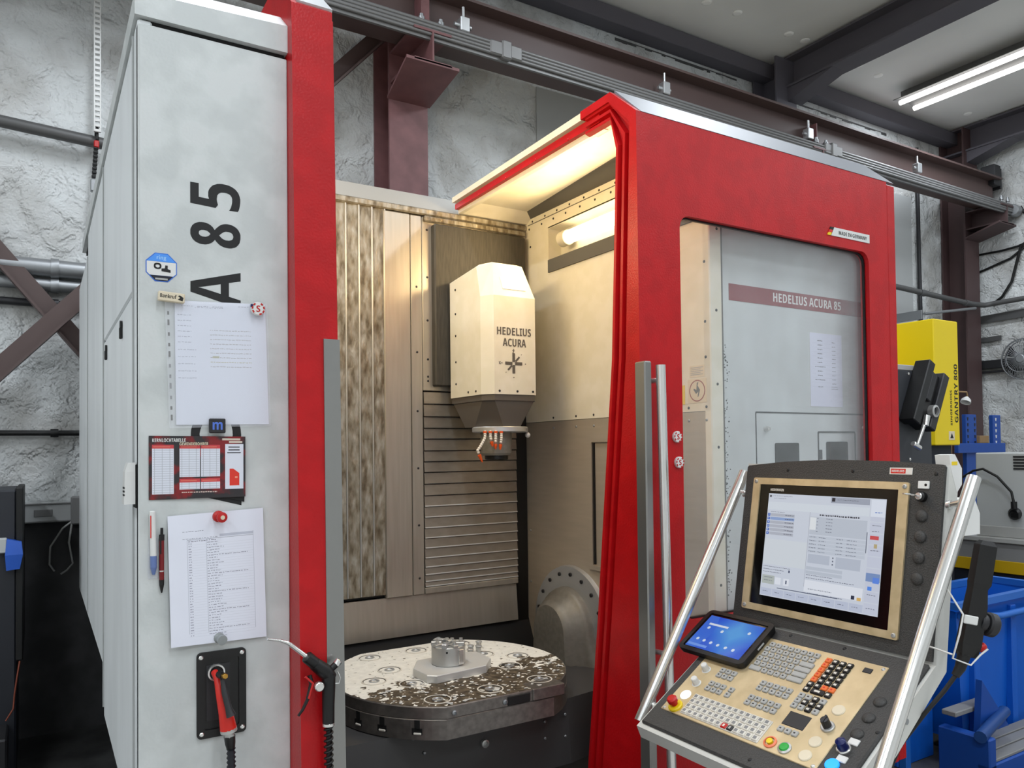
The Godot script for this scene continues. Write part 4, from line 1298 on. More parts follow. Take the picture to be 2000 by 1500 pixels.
func console() -> void:
	var o := thing("control_console", Vector3(1.8, 0, 0.53), "dark control console with a large lit screen, a sloping keyboard and two steel side bars", "control panel")
	var s := Sh.new()
	# shell: side profile drawn out along z
	s.prism([Vector2(1.909, 1.547), Vector2(1.8285, 1.072), Vector2(1.4348, 0.8203), Vector2(1.450, 0.785), Vector2(1.49, 0.785), Vector2(1.665, 0.896), Vector2(1.872, 1.05), Vector2(1.909, 1.309), Vector2(1.951, 1.545)], 0.217, 0.848)
	put("shell", s, M.console_light, o)
	s = Sh.new()
	s.bb(Vector3(1.93, 1.05, 0.32), Vector3(2.10, 1.40, 0.62), 0.02)
	s.cyl(Vector3(2.1, 0.0, 0.42), Vector3(2.1, 1.2, 0.42), 0.05, 16)
	s.cyl(Vector3(2.1, 0.0, 0.42), Vector3(2.1, 0.02, 0.42), 0.2, 20)
	put("stand", s, M.console_light, o)
	s = Sh.new()
	s.prism([Vector2(1.912, 1.54), Vector2(1.906, 1.574), Vector2(1.93, 1.576), Vector2(1.961, 1.54), Vector2(1.959, 1.50), Vector2(1.935, 1.48)], 0.812, 0.8485)
	var tc := put("shell_corner", s, M.white_plastic, o)
	s = Sh.new()
	s.bb(Vector3(1.915, 1.549, 0.848), Vector3(1.94, 1.558, 0.849), 0.0)
	put("yellow_mark", s, M.yellow_plastic, tc)
	s = Sh.new()
	s.prism([Vector2(1.90, 1.34), Vector2(2.325, 1.34), Vector2(2.327, 1.40), Vector2(2.30, 1.445), Vector2(1.93, 1.445)], 0.58, 0.70)
	put("swivel_arm", s, M.white_plastic, o)
	# screen panel
	s = Sh.new(FS)
	s.prism([Vector2(0.223, -0.384), Vector2(0.841, -0.384), Vector2(0.841, 0.088), Vector2(0.836, 0.093), Vector2(0.70, 0.101), Vector2(0.52, 0.104), Vector2(0.36, 0.097), Vector2(0.228, 0.084), Vector2(0.223, 0.079)], -0.02, 0.005)
	var sp := put("screen_panel", s, M.console_dark, o)
	s = Sh.new(FS)
	s.ring(Sh.rrect(0.257, -0.351, 0.756, 0.046, 0.006), Sh.rrect(0.283, -0.3315, 0.7285, 0.0265, 0.002), 0.004, 0.011)
	put("bezel", s, M.gold_plate, sp)
	s = Sh.new(FS)
	s.bb(Vector3(0.28, -0.334, 0.003), Vector3(0.731, 0.029, 0.0065), 0.0)
	put("screen_glass", s, M.black_gloss, sp)
	s = Sh.new(FS)
	s.card(0.3175, -0.3035, 0.697, 0.0, 0.0072)
	put("display", s, print_mat("screen_print", screen_image(), 0.85, 0.3), sp)
	letters("HEIDENHAIN", at(FS, 0.345, 0.0115, 0.0066), 0.0075, 0.048, M.key_white, sp)
	screws(FS, [Vector2(0.268, 0.035), Vector2(0.745, 0.035), Vector2(0.745, -0.34), Vector2(0.268, -0.34)].map(func(q): return q), M.satin_steel, sp, own(func(q): q.turn(Vector3(0, 0, 0.010), Vector3(0, 0, 1), [Vector2(0.007, 0), Vector2(0.006, 0.003), Vector2(0.003, 0.004), Vector2(0.003, 0.002), Vector2(0, 0.002)], 10)))
	screws(FS * Transform3D(Basis(), Vector3(0, 0, 0.004)), [Vector2(0.376, 0.072), Vector2(0.59, 0.073), Vector2(0.82, 0.07)], M.ink, sp)
	var cap := own(func(q): q.turn(Vector3(0, 0, 0.004), Vector3(0, 0, 1), [Vector2(0.0155, 0), Vector2(0.0155, 0.003), Vector2(0.0135, 0.006), Vector2(0.008, 0.0085), Vector2(0, 0.0095)], 20, true))
	for v in [-0.037, -0.089, -0.141, -0.193]:
		place("blank_cap", cap, at(FS, 0.7915, v), M.console_dark, sp)
	s = Sh.new(FS)
	s.bb(Vector3(0.697, 0.066, 0.004), Vector3(0.759, 0.084, 0.006), 0.001)
	var st := put("type_plate", s, M.bright_alu, sp)
	s = Sh.new(FS)
	s.bb(Vector3(0.701, 0.069, 0.006), Vector3(0.741, 0.081, 0.0066), 0.0)
	put("red_field", s, M.bright_red, st)
	letters("HEDELIUS", at(FS, 0.721, 0.075, 0.0066), 0.006, 0.034, M.white_plastic, st)
	s = Sh.new(FS)
	s.bb(Vector3(0.777, 0.031, 0.004), Vector3(0.806, 0.051, 0.009), 0.002)
	var kt := put("switch_tag", s, M.white_plastic, sp)
	s = Sh.new(FS)
	s.cyl(Vector3(0.798, 0.041, 0.008), Vector3(0.798, 0.041, 0.0096), 0.0035, 10)
	put("dot", s, M.ink, kt)
	s = Sh.new(FS)
	s.cyl(Vector3(0.79, 0.011, 0.003), Vector3(0.79, 0.011, 0.022), 0.013, 18, 0.003)
	var ks := put("key_switch", s, M.black_plastic, sp)
	s = Sh.new(FS)
	s.cyl(Vector3(0.79, 0.011, 0.02), Vector3(0.79, 0.011, 0.026), 0.009, 14, 0.002)
	s.bb(Vector3(0.782, 0.009, 0.024), Vector3(0.792, 0.0125, 0.045), 0.001)
	s.turn(Vector3(0.778, 0.012, 0.05), Vector3(0.778, 0.03, 0.05), [Vector2(0.006, -0.002), Vector2(0.012, -0.002), Vector2(0.012, 0.001), Vector2(0.006, 0.001)], 12)
	put("key", s, M.polished, ks)
	# keyboard panel
	s = Sh.new(FK)
	s.bb(Vector3(0.226, -0.452, -0.01), Vector3(0.839, -0.006, 0.005), 0.004)
	var kp := put("keyboard_panel", s, M.console_dark, o)
	s = Sh.new(FK)
	s.bb(Vector3(0.255, -0.392, 0.003), Vector3(0.760, -0.05, 0.008), 0.003)
	var gp := put("gold_plate", s, M.gold_plate, kp)
	screws(FK * Transform3D(Basis(), Vector3(0, 0, 0.007)), [Vector2(0.264, -0.385), Vector2(0.75, -0.06), Vector2(0.75, -0.384)], M.satin_steel, kp)
	screws(FK * Transform3D(Basis(), Vector3(0, 0, 0.004)), [Vector2(0.45, -0.022), Vector2(0.62, -0.022), Vector2(0.83, -0.24), Vector2(0.6, -0.43)], M.ink, kp)
	var g1 := key_mesh(0.0165, 0.0165, M.key_grey, M.dark_plastic, 0.005, 0.004)
	var b1 := key_mesh(0.0165, 0.0165, M.black_plastic, M.key_white, 0.008, 0.006)
	var o1 := key_mesh(0.0165, 0.0165, M.key_orange, M.bright_red, 0.005, 0.005)
	var w1 := key_mesh(0.0175, 0.0160, M.key_white, M.bench_grey, 0.010, 0.009)
	var p := func(mesh: Mesh, z: float, v: float, called := "key"): place(called, mesh, at(FK, z, -v, 0.006), null, kp)
	for r in 2:
		for c in 3:
			p.call(g1, 0.345 + 0.0205 * c, 0.208 + 0.019 * r)
			p.call(g1, 0.345 + 0.0208 * c, 0.261 + 0.0195 * r)
		for c in 5:
			p.call(g1, 0.487 + 0.0208 * c, 0.2075 + 0.019 * r)
			p.call(g1, 0.486 + 0.0208 * c, 0.262 + 0.0195 * r)
		p.call(g1, 0.4165, 0.261 + 0.0195 * r)
	var wide := {2: 1.5, 3: 2.2, 4: 2.2, 5: 2.0}
	for r in 6:   # letter keys
		var z := 0.425 - 0.004 * (r % 2)
		for c in 8:
			if z > 0.572: break
			var last := z + 0.0205 > 0.575
			if last and r > 1:
				p.call(key_mesh(0.574 + 0.0085 - z + 0.0085, 0.0165, M.key_grey, null), (z + 0.574) / 2.0, 0.073 + 0.019 * r)
			elif r == 5 and c < 2 and c == 0:
				p.call(key_mesh(0.037, 0.0165, M.key_grey, null), z + 0.01, 0.073 + 0.019 * r); z += 0.0205
			else:
				p.call(g1, z, 0.073 + 0.019 * r)
			z += 0.0207
			if r > 1 and z > 0.545 and z < 0.565: 
				p.call(key_mesh(0.5825 - z + 0.0085, 0.0165, M.key_grey, null), (z + 0.574) / 2.0, 0.073 + 0.019 * r); break
	for r in 7:   # axis and number keys
		for c in 4:
			if r == 6 and c == 2: continue
			var v := 0.0785 + 0.0178 * r
			if r == 6 and c == 1:
				p.call(key_mesh(0.037, 0.0165, M.black_plastic, M.key_white, 0.016, 0.006), 0.640, v)
				continue
			var om := (c == 0 and r < 5) or (r == 5 and c > 1)
			p.call(o1 if om else b1, 0.608 + 0.0207 * c, v)
	for r in 3:
		for c in 4:
			var bk: bool = [[2], [1, 2, 3], [2]][r].has(c)
			p.call(b1 if bk else g1, 0.608 + 0.0207 * c, 0.2085 + 0.0177 * r)
	for c in 3:
		p.call(g1, 0.620 + 0.0205 * c, 0.3215)
	# the pale soft-key strip
	s = Sh.new(FK)
	s.bb(Vector3(0.325, -0.384, 0.006), Vector3(0.590, -0.310, 0.011), 0.002)
	var stp := put("machine_keypad", s, M.key_white, kp)
	var wr := key_mesh(0.0175, 0.016, M.red_plastic, M.key_white, 0.006, 0.008)
	var wb := key_mesh(0.0175, 0.016, M.dark_plastic, M.key_grey, 0.006, 0.008)
	for r in 4:
		for c in 13:
			var m := w1
			if r == 3 and c == 7: m = wr
			if r == 3 and c == 8: m = wb
			place("key", m, at(FK, 0.3365 + 0.0202 * c, -(0.320 + 0.0178 * r), 0.0075), null, stp)
	s = Sh.new(FK)
	s.bb(Vector3(0.610, -0.306, 0.006), Vector3(0.672, -0.262, 0.0095), 0.001)
	put("touchpad", s, M.dark_plastic, kp)
	s = Sh.new(FK)
	s.bb(Vector3(0.706, -0.085, 0.006), Vector3(0.729, -0.069, 0.010), 0.001)
	put("socket_cover", s, M.dark_plastic, kp)
	# round buttons
	var push := own(func(q): q.turn(Vector3(0, 0, 0.005), Vector3(0, 0, 1), [Vector2(0.0165, 0), Vector2(0.0165, 0.004), Vector2(0.0145, 0.006), Vector2(0, 0.0065)], 24))
	for v in [0.217, 0.322, 0.366]:
		place("blank_button", push, at(FK, 0.718, -v), M.key_cream, kp)
	place("lit_button", push, at(FK, 0.296, -0.324), M.white_lit, kp)
	var ring_m := own(func(q): q.turn(Vector3(0, 0, 0.005), Vector3(0, 0, 1), [Vector2(0.017, 0), Vector2(0.017, 0.006), Vector2(0.0125, 0.008), Vector2(0.0125, 0.004)], 24))
	var core := own(func(q): q.turn(Vector3(0, 0, 0.005), Vector3(0, 0, 1), [Vector2(0.0125, 0), Vector2(0.0125, 0.008), Vector2(0.010, 0.011), Vector2(0, 0.0115)], 20))
	var core2 := own(func(q): q.turn(Vector3(0, 0, 0.005), Vector3(0, 0, 1), [Vector2(0.008, 0), Vector2(0.008, 0.010), Vector2(0, 0.0105)], 20))
	place("button_ring", ring_m, at(FK, 0.662, -0.368), M.satin_steel, kp)
	place("green_button", core, at(FK, 0.662, -0.368), M.green_cap, kp, "green start button")
	place("orange_button", ring_m, at(FK, 0.619, -0.367), mat("salmon", Color(0.92, 0.50, 0.36), 0.4), kp, "orange ringed button")
	place("button_core", core2, at(FK, 0.619, -0.367), M.yellow_plastic, kp)
	var knob := own(func(q): q.turn(Vector3(0, 0, 0.005), Vector3(0, 0, 1), [Vector2(0.014, 0), Vector2(0.014, 0.003), Vector2(0.0105, 0.004), Vector2(0.0095, 0.022), Vector2(0.008, 0.024), Vector2(0, 0.024)], 20))
	place("override_knob", knob, at(FK, 0.292, -0.222), M.white_plastic, kp)
	place("override_knob", knob, at(FK, 0.298, -0.276), M.white_plastic, kp)
	s = Sh.new(FK)
	s.cyl(Vector3(0.722, -0.272, 0.005), Vector3(0.722, -0.272, 0.014), 0.017, 22, 0.002)
	var sw := put("selector_switch", s, M.satin_steel, kp)
	s = Sh.new(FK)
	s.turn(Vector3(0.722, -0.272, 0.012), Vector3(0.722, -0.272, 1), [Vector2(0.011, 0), Vector2(0.0095, 0.022), Vector2(0, 0.023)], 14)
	s.bb(Vector3(0.719, -0.284, 0.012), Vector3(0.725, -0.26, 0.037), 0.001)
	put("selector_knob", s, M.dark_steel, sw)
	s = Sh.new(FK)
	s.cyl(Vector3(0.297, -0.37, 0.005), Vector3(0.297, -0.37, 0.016), 0.021, 24, 0.003)
	var es := put("emergency_stop", s, M.yellow_plastic, kp)
	s = Sh.new(FK)
	s.turn(Vector3(0.297, -0.37, 0.015), Vector3(0.297, -0.37, 1), [Vector2(0.009, 0), Vector2(0.009, 0.010), Vector2(0.0145, 0.012), Vector2(0.0145, 0.022), Vector2(0.011, 0.026), Vector2(0, 0.0265)], 22)
	put("mushroom_head", s, M.red_plastic, es)
	for v in [0.157, 0.21, 0.262]:
		place("blank_cap", cap, at(FK, 0.792, -v), M.console_dark, kp)
	s = Sh.new(FK)
	s.cyl(Vector3(0.787, -0.312, 0.004), Vector3(0.787, -0.312, 0.012), 0.017, 22, 0.002)
	var bs := put("blue_switch", s, M.polished, kp)
	s = Sh.new(FK)
	s.turn(Vector3(0.787, -0.312, 0.011), Vector3(0.787, -0.312, 1), [Vector2(0.0135, 0), Vector2(0.012, 0.020), Vector2(0.004, 0.026), Vector2(0, 0.026)], 14)
	put("switch_knob", s, M.blue_cap, bs)
	place("blue_button", push, at(FK, 0.786, -0.362), M.blue_lit, kp, "glowing blue button")
	for v in [0.286, 0.339]:
		s = Sh.new(FK)
		s.bb(Vector3(0.785, -v - 0.009, 0.004), Vector3(0.81, -v + 0.009, 0.009), 0.002)
		put("switch_tag", s, M.white_plastic, kp)
	# steel side bars
	for z in [0.185, 0.895]:
		s = Sh.new()
		s.tube([Vector3(1.926, 1.519, z), Vector3(1.474, 0.815, z)], 0.0165, 20)
		var hb := put("side_bar", s, M.polished, o)
		for t in [0.08, 0.93]:
			var c := Vector3(1.926, 1.519, z).lerp(Vector3(1.474, 0.815, z), t)
			s = Sh.new()
			s.cyl(c, Vector3(c.x + (0.01 if t < 0.5 else 0.02), c.y - 0.01, 0.22 if z < 0.5 else 0.846), 0.008, 10)
			s.cyl(Vector3(c.x + 0.01, c.y - 0.01, 0.213 if z < 0.5 else 0.845), Vector3(c.x + 0.01, c.y - 0.01, 0.206 if z < 0.5 else 0.853), 0.012, 10)
			put("standoff", s, M.polished, hb)
	s = Sh.new()
	s.cyl(Vector3(1.70, 0.965, 0.847), Vector3(1.70, 0.965, 0.852), 0.007, 10)
	put("side_screw", s, M.galvanised, o)
	# tablet lying over the corner of the keyboard
	var FT := FK * Transform3D(Basis(Vector3(0, 0, 1), 0.0), Vector3(0, 0, 0.011))
	var tb := thing("tablet", FT * Vector3(0.28, -0.1, 0), "small tablet in a thick black case with a blue home screen on the keyboard", "tablet")
	s = Sh.new(FT)
	s.prism(Sh.rrect(0.158, -0.187, 0.405, -0.017, 0.016), 0.0, 0.016)
	put("case", s, M.black_plastic, tb)
	s = Sh.new(FT)
	s.ring(Sh.rrect(0.156, -0.189, 0.407, -0.015, 0.018), Sh.rrect(0.170, -0.176, 0.392, -0.029, 0.006), 0.008, 0.0195)
	put("case_rim", s, M.black_plastic, tb)
	s = Sh.new(FT)
	s.bb(Vector3(0.168, -0.178, 0.014), Vector3(0.394, -0.027, 0.017), 0.0)
	put("tablet_glass", s, M.black_gloss, tb)
	s = Sh.new(FT)
	s.card(0.176, -0.172, 0.384, -0.036, 0.0174)
	put("display", s, print_mat("tablet_print", tablet_image(), 0.75, 0.2), tb)
	s = Sh.new(FT)
	s.bb(Vector3(0.406, -0.115, 0.007), Vector3(0.409, -0.085, 0.012), 0.001)
	put("side_button", s, M.key_grey, tb)
	# hand-held control unit in its wire holder
	var base_p := Vector3(1.838, 1.108, 0.909)
	var FP := Transform3D(Basis(Vector3(0.852, 0, 0.523), Vector3.UP, Vector3(-0.523, 0, 0.852)) * Basis(Vector3(0, 0, 1), -0.20), base_p)
	var hw := thing("handwheel_unit", base_p, "black hand-held control unit with a round dial in a white wire holder", "remote control")
	s = Sh.new(FP)
	s.loft([[Vector3(-0.0124, 0.0, 0.0120), Vector3(0.0236, 0.0, 0.0120), Vector3(0.0236, 0.0, -0.0120), Vector3(-0.0124, 0.0, -0.0120)], [Vector3(-0.0167, 0.03, 0.0144), Vector3(0.0279, 0.03, 0.0144), Vector3(0.0279, 0.03, -0.0144), Vector3(-0.0167, 0.03, -0.0144)], [Vector3(-0.0153, 0.12, 0.0132), Vector3(0.0265, 0.12, 0.0132), Vector3(0.0265, 0.12, -0.0132), Vector3(-0.0153, 0.12, -0.0132)], [Vector3(-0.0138, 0.16, 0.0120), Vector3(0.0207, 0.16, 0.0120), Vector3(0.0207, 0.16, -0.0120), Vector3(-0.0138, 0.16, -0.0120)], [Vector3(-0.0153, 0.172, 0.0132), Vector3(0.0265, 0.172, 0.0132), Vector3(0.0265, 0.172, -0.0132), Vector3(-0.0153, 0.172, -0.0132)], [Vector3(-0.0153, 0.262, 0.0120), Vector3(0.0250, 0.262, 0.0120), Vector3(0.0250, 0.262, -0.0120), Vector3(-0.0153, 0.262, -0.0120)], [Vector3(-0.0081, 0.272, 0.0072), Vector3(0.0178, 0.272, 0.0072), Vector3(0.0178, 0.272, -0.0072), Vector3(-0.0081, 0.272, -0.0072)]])
	put("body", s, M.black_plastic, hw)
	s = Sh.new(FP)
	s.cyl(Vector3(0.02, 0.085, 0.0), Vector3(0.036, 0.083, 0.0), 0.020, 20, 0.003)
	s.cyl(Vector3(0.036, 0.083, 0.0), Vector3(0.058, 0.081, 0.0), 0.028, 24, 0.004)
	put("dial", s, M.dark_plastic, hw)
	s = Sh.new(FP)
	s.ball(Vector3(0.036, 0.027, 0.0), Vector3(0.012, 0.012, 0.012), 12)
	put("stop_button", s, M.red_plastic, hw)
	s = Sh.new(FP)
	s.tube([Vector3(-0.055, 0.15, -0.03), Vector3(-0.026, 0.095, 0.012), Vector3(-0.030, 0.05, 0.018), Vector3(-0.036, -0.008, 0.018), Vector3(0.008, -0.016, 0.018), Vector3(0.026, 0.012, 0.018), Vector3(0.040, 0.028, 0.018)], 0.0022, 8)
	s.bb(Vector3(-0.024, 0.076, 0.012), Vector3(0.008, 0.096, 0.018), 0.003)
	s.tube([Vector3(-0.036, 0.0, 0.016), Vector3(-0.06, 0.0, -0.04)], 0.0022, 8)
	put("holder", s, M.white_plastic, hw)
	s = Sh.new(FP)
	s.tube([Vector3(0.0, 0.005, 0), Vector3(-0.004, -0.03, 0), Vector3(-0.012, -0.05, 0)], [0.015, 0.012, 0.009], 10)
	s.tube([Vector3(-0.012, -0.05, 0), Vector3(-0.028, -0.09, -0.005), Vector3(-0.06, -0.15, -0.01), Vector3(-0.10, -0.24, -0.02), Vector3(-0.125, -0.36, -0.02), Vector3(-0.13, -0.6, -0.02), Vector3(-0.05, -0.85, -0.02), Vector3(0.2, -1.02, 0.0)], 0.005, 8)
	put("cable", s, M.cable_black, hw)

func screen_image() -> Image:
	var im := img(760, 606, Color(0.80, 0.83, 0.88))
	var rng := RandomNumberGenerator.new(); rng.seed = 4
	var f := func(x, y, w, h, c): im.fill_rect(Rect2i(x, y, w, h), c)
	var txt := Color(0.42, 0.44, 0.5)
	var pale := Color(0.88, 0.90, 0.94)
	f.call(430, 4, 236, 32, Color(0.62, 0.65, 0.71)); f.call(436, 8, 20, 20, Color(0.15, 0.16, 0.2))
	f.call(8, 10, 14, 12, Color(0.3, 0.32, 0.36))
	scribble(im, rng, 30, 12, 140, txt); scribble(im, rng, 40, 26, 90, txt); scribble(im, rng, 470, 16, 130, Color(0.35, 0.37, 0.42))
	f.call(0, 50, 668, 46, Color(0.83, 0.86, 0.90))
	scribble(im, rng, 26, 108, 100, txt)
	for k in 6:
		var y: int = 118 + k * 22
		f.call(26, y, 172, 17, Color(0.56, 0.65, 0.82) if k == 1 else Color(0.70, 0.72, 0.77))
		scribble(im, rng, 132, y + 6, 60, Color(0.3, 0.32, 0.38), 3)
		f.call(6, y + 1, 17, 16, Color(0.10, 0.30, 0.72))
		f.call(11, y + 4, 6, 9, Color(0.75, 0.82, 0.92))
	f.call(0, 270, 300, 150, Color(0.82, 0.85, 0.88))
	f.call(300, 96, 3, 420, Color(0.68, 0.70, 0.75))
	scribble(im, rng, 365, 104, 250, Color(0.25, 0.26, 0.3), 8)
	f.call(306, 120, 355, 100, Color(0.74, 0.77, 0.82)); f.call(306, 124, 40, 70, Color(0.88, 0.90, 0.92))
	for k in 5:
		scribble(im, rng, 350, 126 + k * 18, 10, txt, 3); scribble(im, rng, 410, 126 + k * 18, 40, txt, 3)
	for k in 5:
		f.call(306, 226 + k * 20, 355, 17, Color(0.76, 0.79, 0.84))
		scribble(im, rng, 312, 232 + k * 20, 44, txt, 3); scribble(im, rng, 372, 232 + k * 20, 44, txt, 3)
		scribble(im, rng, 484, 232 + k * 20, 40, txt, 3); scribble(im, rng, 548, 232 + k * 20, 60, txt, 3)
	f.call(312, 330, 140, 50, Color(0.72, 0.75, 0.81)); f.call(490, 330, 150, 60, Color(0.72, 0.75, 0.81))
	for k in 3: f.call(468, 334 + k * 18, 8, 8, txt)
	f.call(306, 400, 230, 18, Color(0.74, 0.77, 0.82)); f.call(306, 424, 230, 18, Color(0.74, 0.77, 0.82))
	scribble(im, rng, 310, 446, 170, txt, 3); scribble(im, rng, 310, 462, 300, txt, 3)
	f.call(303, 476, 362, 66, pale)
	scribble(im, rng, 330, 522, 150, txt, 3); scribble(im, rng, 330, 546, 220, txt, 3)
	f.call(600, 520, 20, 20, Color(0.2, 0.22, 0.3)); f.call(634, 526, 24, 16, Color(0.85, 0.70, 0.42))
	scribble(im, rng, 10, 430, 190, txt, 3); scribble(im, rng, 10, 446, 150, txt, 3); scribble(im, rng, 10, 462, 130, txt, 3)
	f.call(8, 484, 88, 50, Color(0.70, 0.73, 0.72)); scribble(im, rng, 22, 494, 60, txt, 3); scribble(im, rng, 22, 512, 60, txt, 3)
	f.call(102, 490, 40, 40, pale); f.call(160, 490, 40, 40, pale); f.call(176, 500, 8, 20, Color(0.2, 0.24, 0.35)); f.call(190, 440, 9, 14, Color(0.2, 0.24, 0.35))
	f.call(120, 548, 400, 4, Color(0.3, 0.33, 0.42))
	for k in 8:
		f.call(4 + k * 84, 560, 80, 40, Color(0.74, 0.77, 0.85))
		scribble(im, rng, 20 + k * 84, 576, 36, txt, 3)
	for k in 10:
		f.call(676, 6 + k * 60, 80, 54, Color(0.78, 0.80, 0.87))
	f.call(676, 6, 80, 90, Color(0.86, 0.89, 0.94)); scribble(im, rng, 700, 70, 40, Color(0.3, 0.45, 0.75), 4)
	f.call(682, 196, 50, 20, Color(0.80, 0.32, 0.34)); f.call(708, 238, 18, 22, Color(0.72, 0.66, 0.50)); scribble(im, rng, 690, 270, 50, txt, 4)
	f.call(676, 390, 80, 44, Color(0.48, 0.58, 0.76)); f.call(716, 410, 36, 30, Color(0.38, 0.54, 0.88)); f.call(690, 460, 24, 20, Color(0.35, 0.55, 0.9))
	scribble(im, rng, 690, 140, 50, txt, 3); scribble(im, rng, 690, 170, 40, txt, 3); scribble(im, rng, 690, 500, 50, txt, 3); scribble(im, rng, 690, 570, 50, txt, 3)
	f.call(662, 180, 4, 110, Color(0.3, 0.33, 0.4))
	return im

func tablet_image() -> Image:
	var im := Image.create(416, 272, false, Image.FORMAT_RGB8)
	for y in 272:
		for x in 416:
			var u := x / 416.0
			var v := y / 272.0
			var c := Color(0.13, 0.36, 0.86).lerp(Color(0.36, 0.66, 0.93), clampf(1.25 * (1.0 - absf(u - 0.62) * 1.7 - absf(v - 0.35)), 0.0, 1.0))
			if u < 0.16 + 0.1 * sin(v * 3.0): c = Color(0.22, 0.45, 0.88)
			im.set_pixel(x, y, c)
	var dot := func(cx: int, cy: int, r: int):
		for y in range(-r, r + 1):
			for x in range(-r, r + 1):
				if x * x + y * y <= r * r: im.set_pixel(cx + x, cy + y, Color(0.86, 0.92, 0.98))
	im.fill_rect(Rect2i(36, 60, 150, 16), Color(0.88, 0.92, 0.98))
	for q in [[56, 100], [166, 106], [346, 70], [46, 200], [100, 204], [156, 208], [214, 212], [276, 216], [334, 218]]:
		dot.call(q[0], q[1], 11)
	im.fill_rect(Rect2i(4, 240, 150, 18), Color(0.45, 0.62, 0.94))
	return im

# ---------------------------------------------------------------- things stuck to the column and hung on the machine
func sheet(o_called: String, c: Array, m: Material, parent: Node, bow: float, seed_: int, lift: Array = [0.0, 0.0, 0.0, 0.0]) -> MeshInstance3D:   # a thin sheet of paper: corners tl, tr, br, bl in x, y; lift off the steel at each
	var s := Sh.new()
	var n := FastNoiseLite.new(); n.seed = seed_; n.frequency = 0.12
	var N := 14
	var g := []
	for j in N + 1:
		var row := []
		for i in N + 1:
			var u := float(i) / N
			var v := float(j) / N
			var q: Vector2 = (c[0] as Vector2).lerp(c[1], u).lerp((c[3] as Vector2).lerp(c[2], u), v)
			var h: float = lerpf(lerpf(lift[0], lift[1], u), lerpf(lift[3], lift[2], u), v) + 0.0015 + bow * (0.5 + 0.5 * n.get_noise_2d(i * 2.2, j * 2.2))
			row.append([Vector3(q.x, q.y, h), Vector2(u, v)])
		g.append(row)
	s.st.set_smooth_group(1)
	for j in N:
		for i in N:
			for t in [[0, 0], [0, 1], [1, 1], [0, 0], [1, 1], [1, 0]]:
				var w: Array = g[j + t[0]][i + t[1]]
				s.p(w[0], w[1])
	return put(o_called, s, m, parent)

func disc_magnet(called: String, x: float, y: float, r: float, m: Material, label: String, cat: String, group := "") -> Node3D:
	var o := thing(called, Vector3(x, y, 0), label, cat, group)
	var s := Sh.new()
	s.turn(Vector3(x, y, 0.0), Vector3(x, y, 1), [Vector2(0, 0), Vector2(r, 0), Vector2(r, 0.007), Vector2(r - 0.002, 0.009), Vector2(0, 0.0095)], 24)
	put("body", s, m, o)
	return o

func s_logo(o: Node3D, x: float, y: float, r: float, h: float) -> void:
	var s := Sh.new(at(FZ(0), x, y, h))
	var pr := []
	for k in 9:
		if k == 2 or k == 6: continue
		var a := TAU * k / 9.0
		var b := TAU * (k + 0.62) / 9.0
		s.prism([Vector2(cos(a), sin(a)) * r * 0.95, Vector2(cos(b), sin(b)) * r * 0.95, Vector2(cos(b), sin(b)) * r * 0.72, Vector2(cos(a), sin(a)) * r * 0.72], 0.0, 0.0006)
	put("printed_ring", s, M.red_plastic, o)
	letters("S", at(FZ(0), x, y, h), r * 0.95, 0.0, M.red_plastic, o)

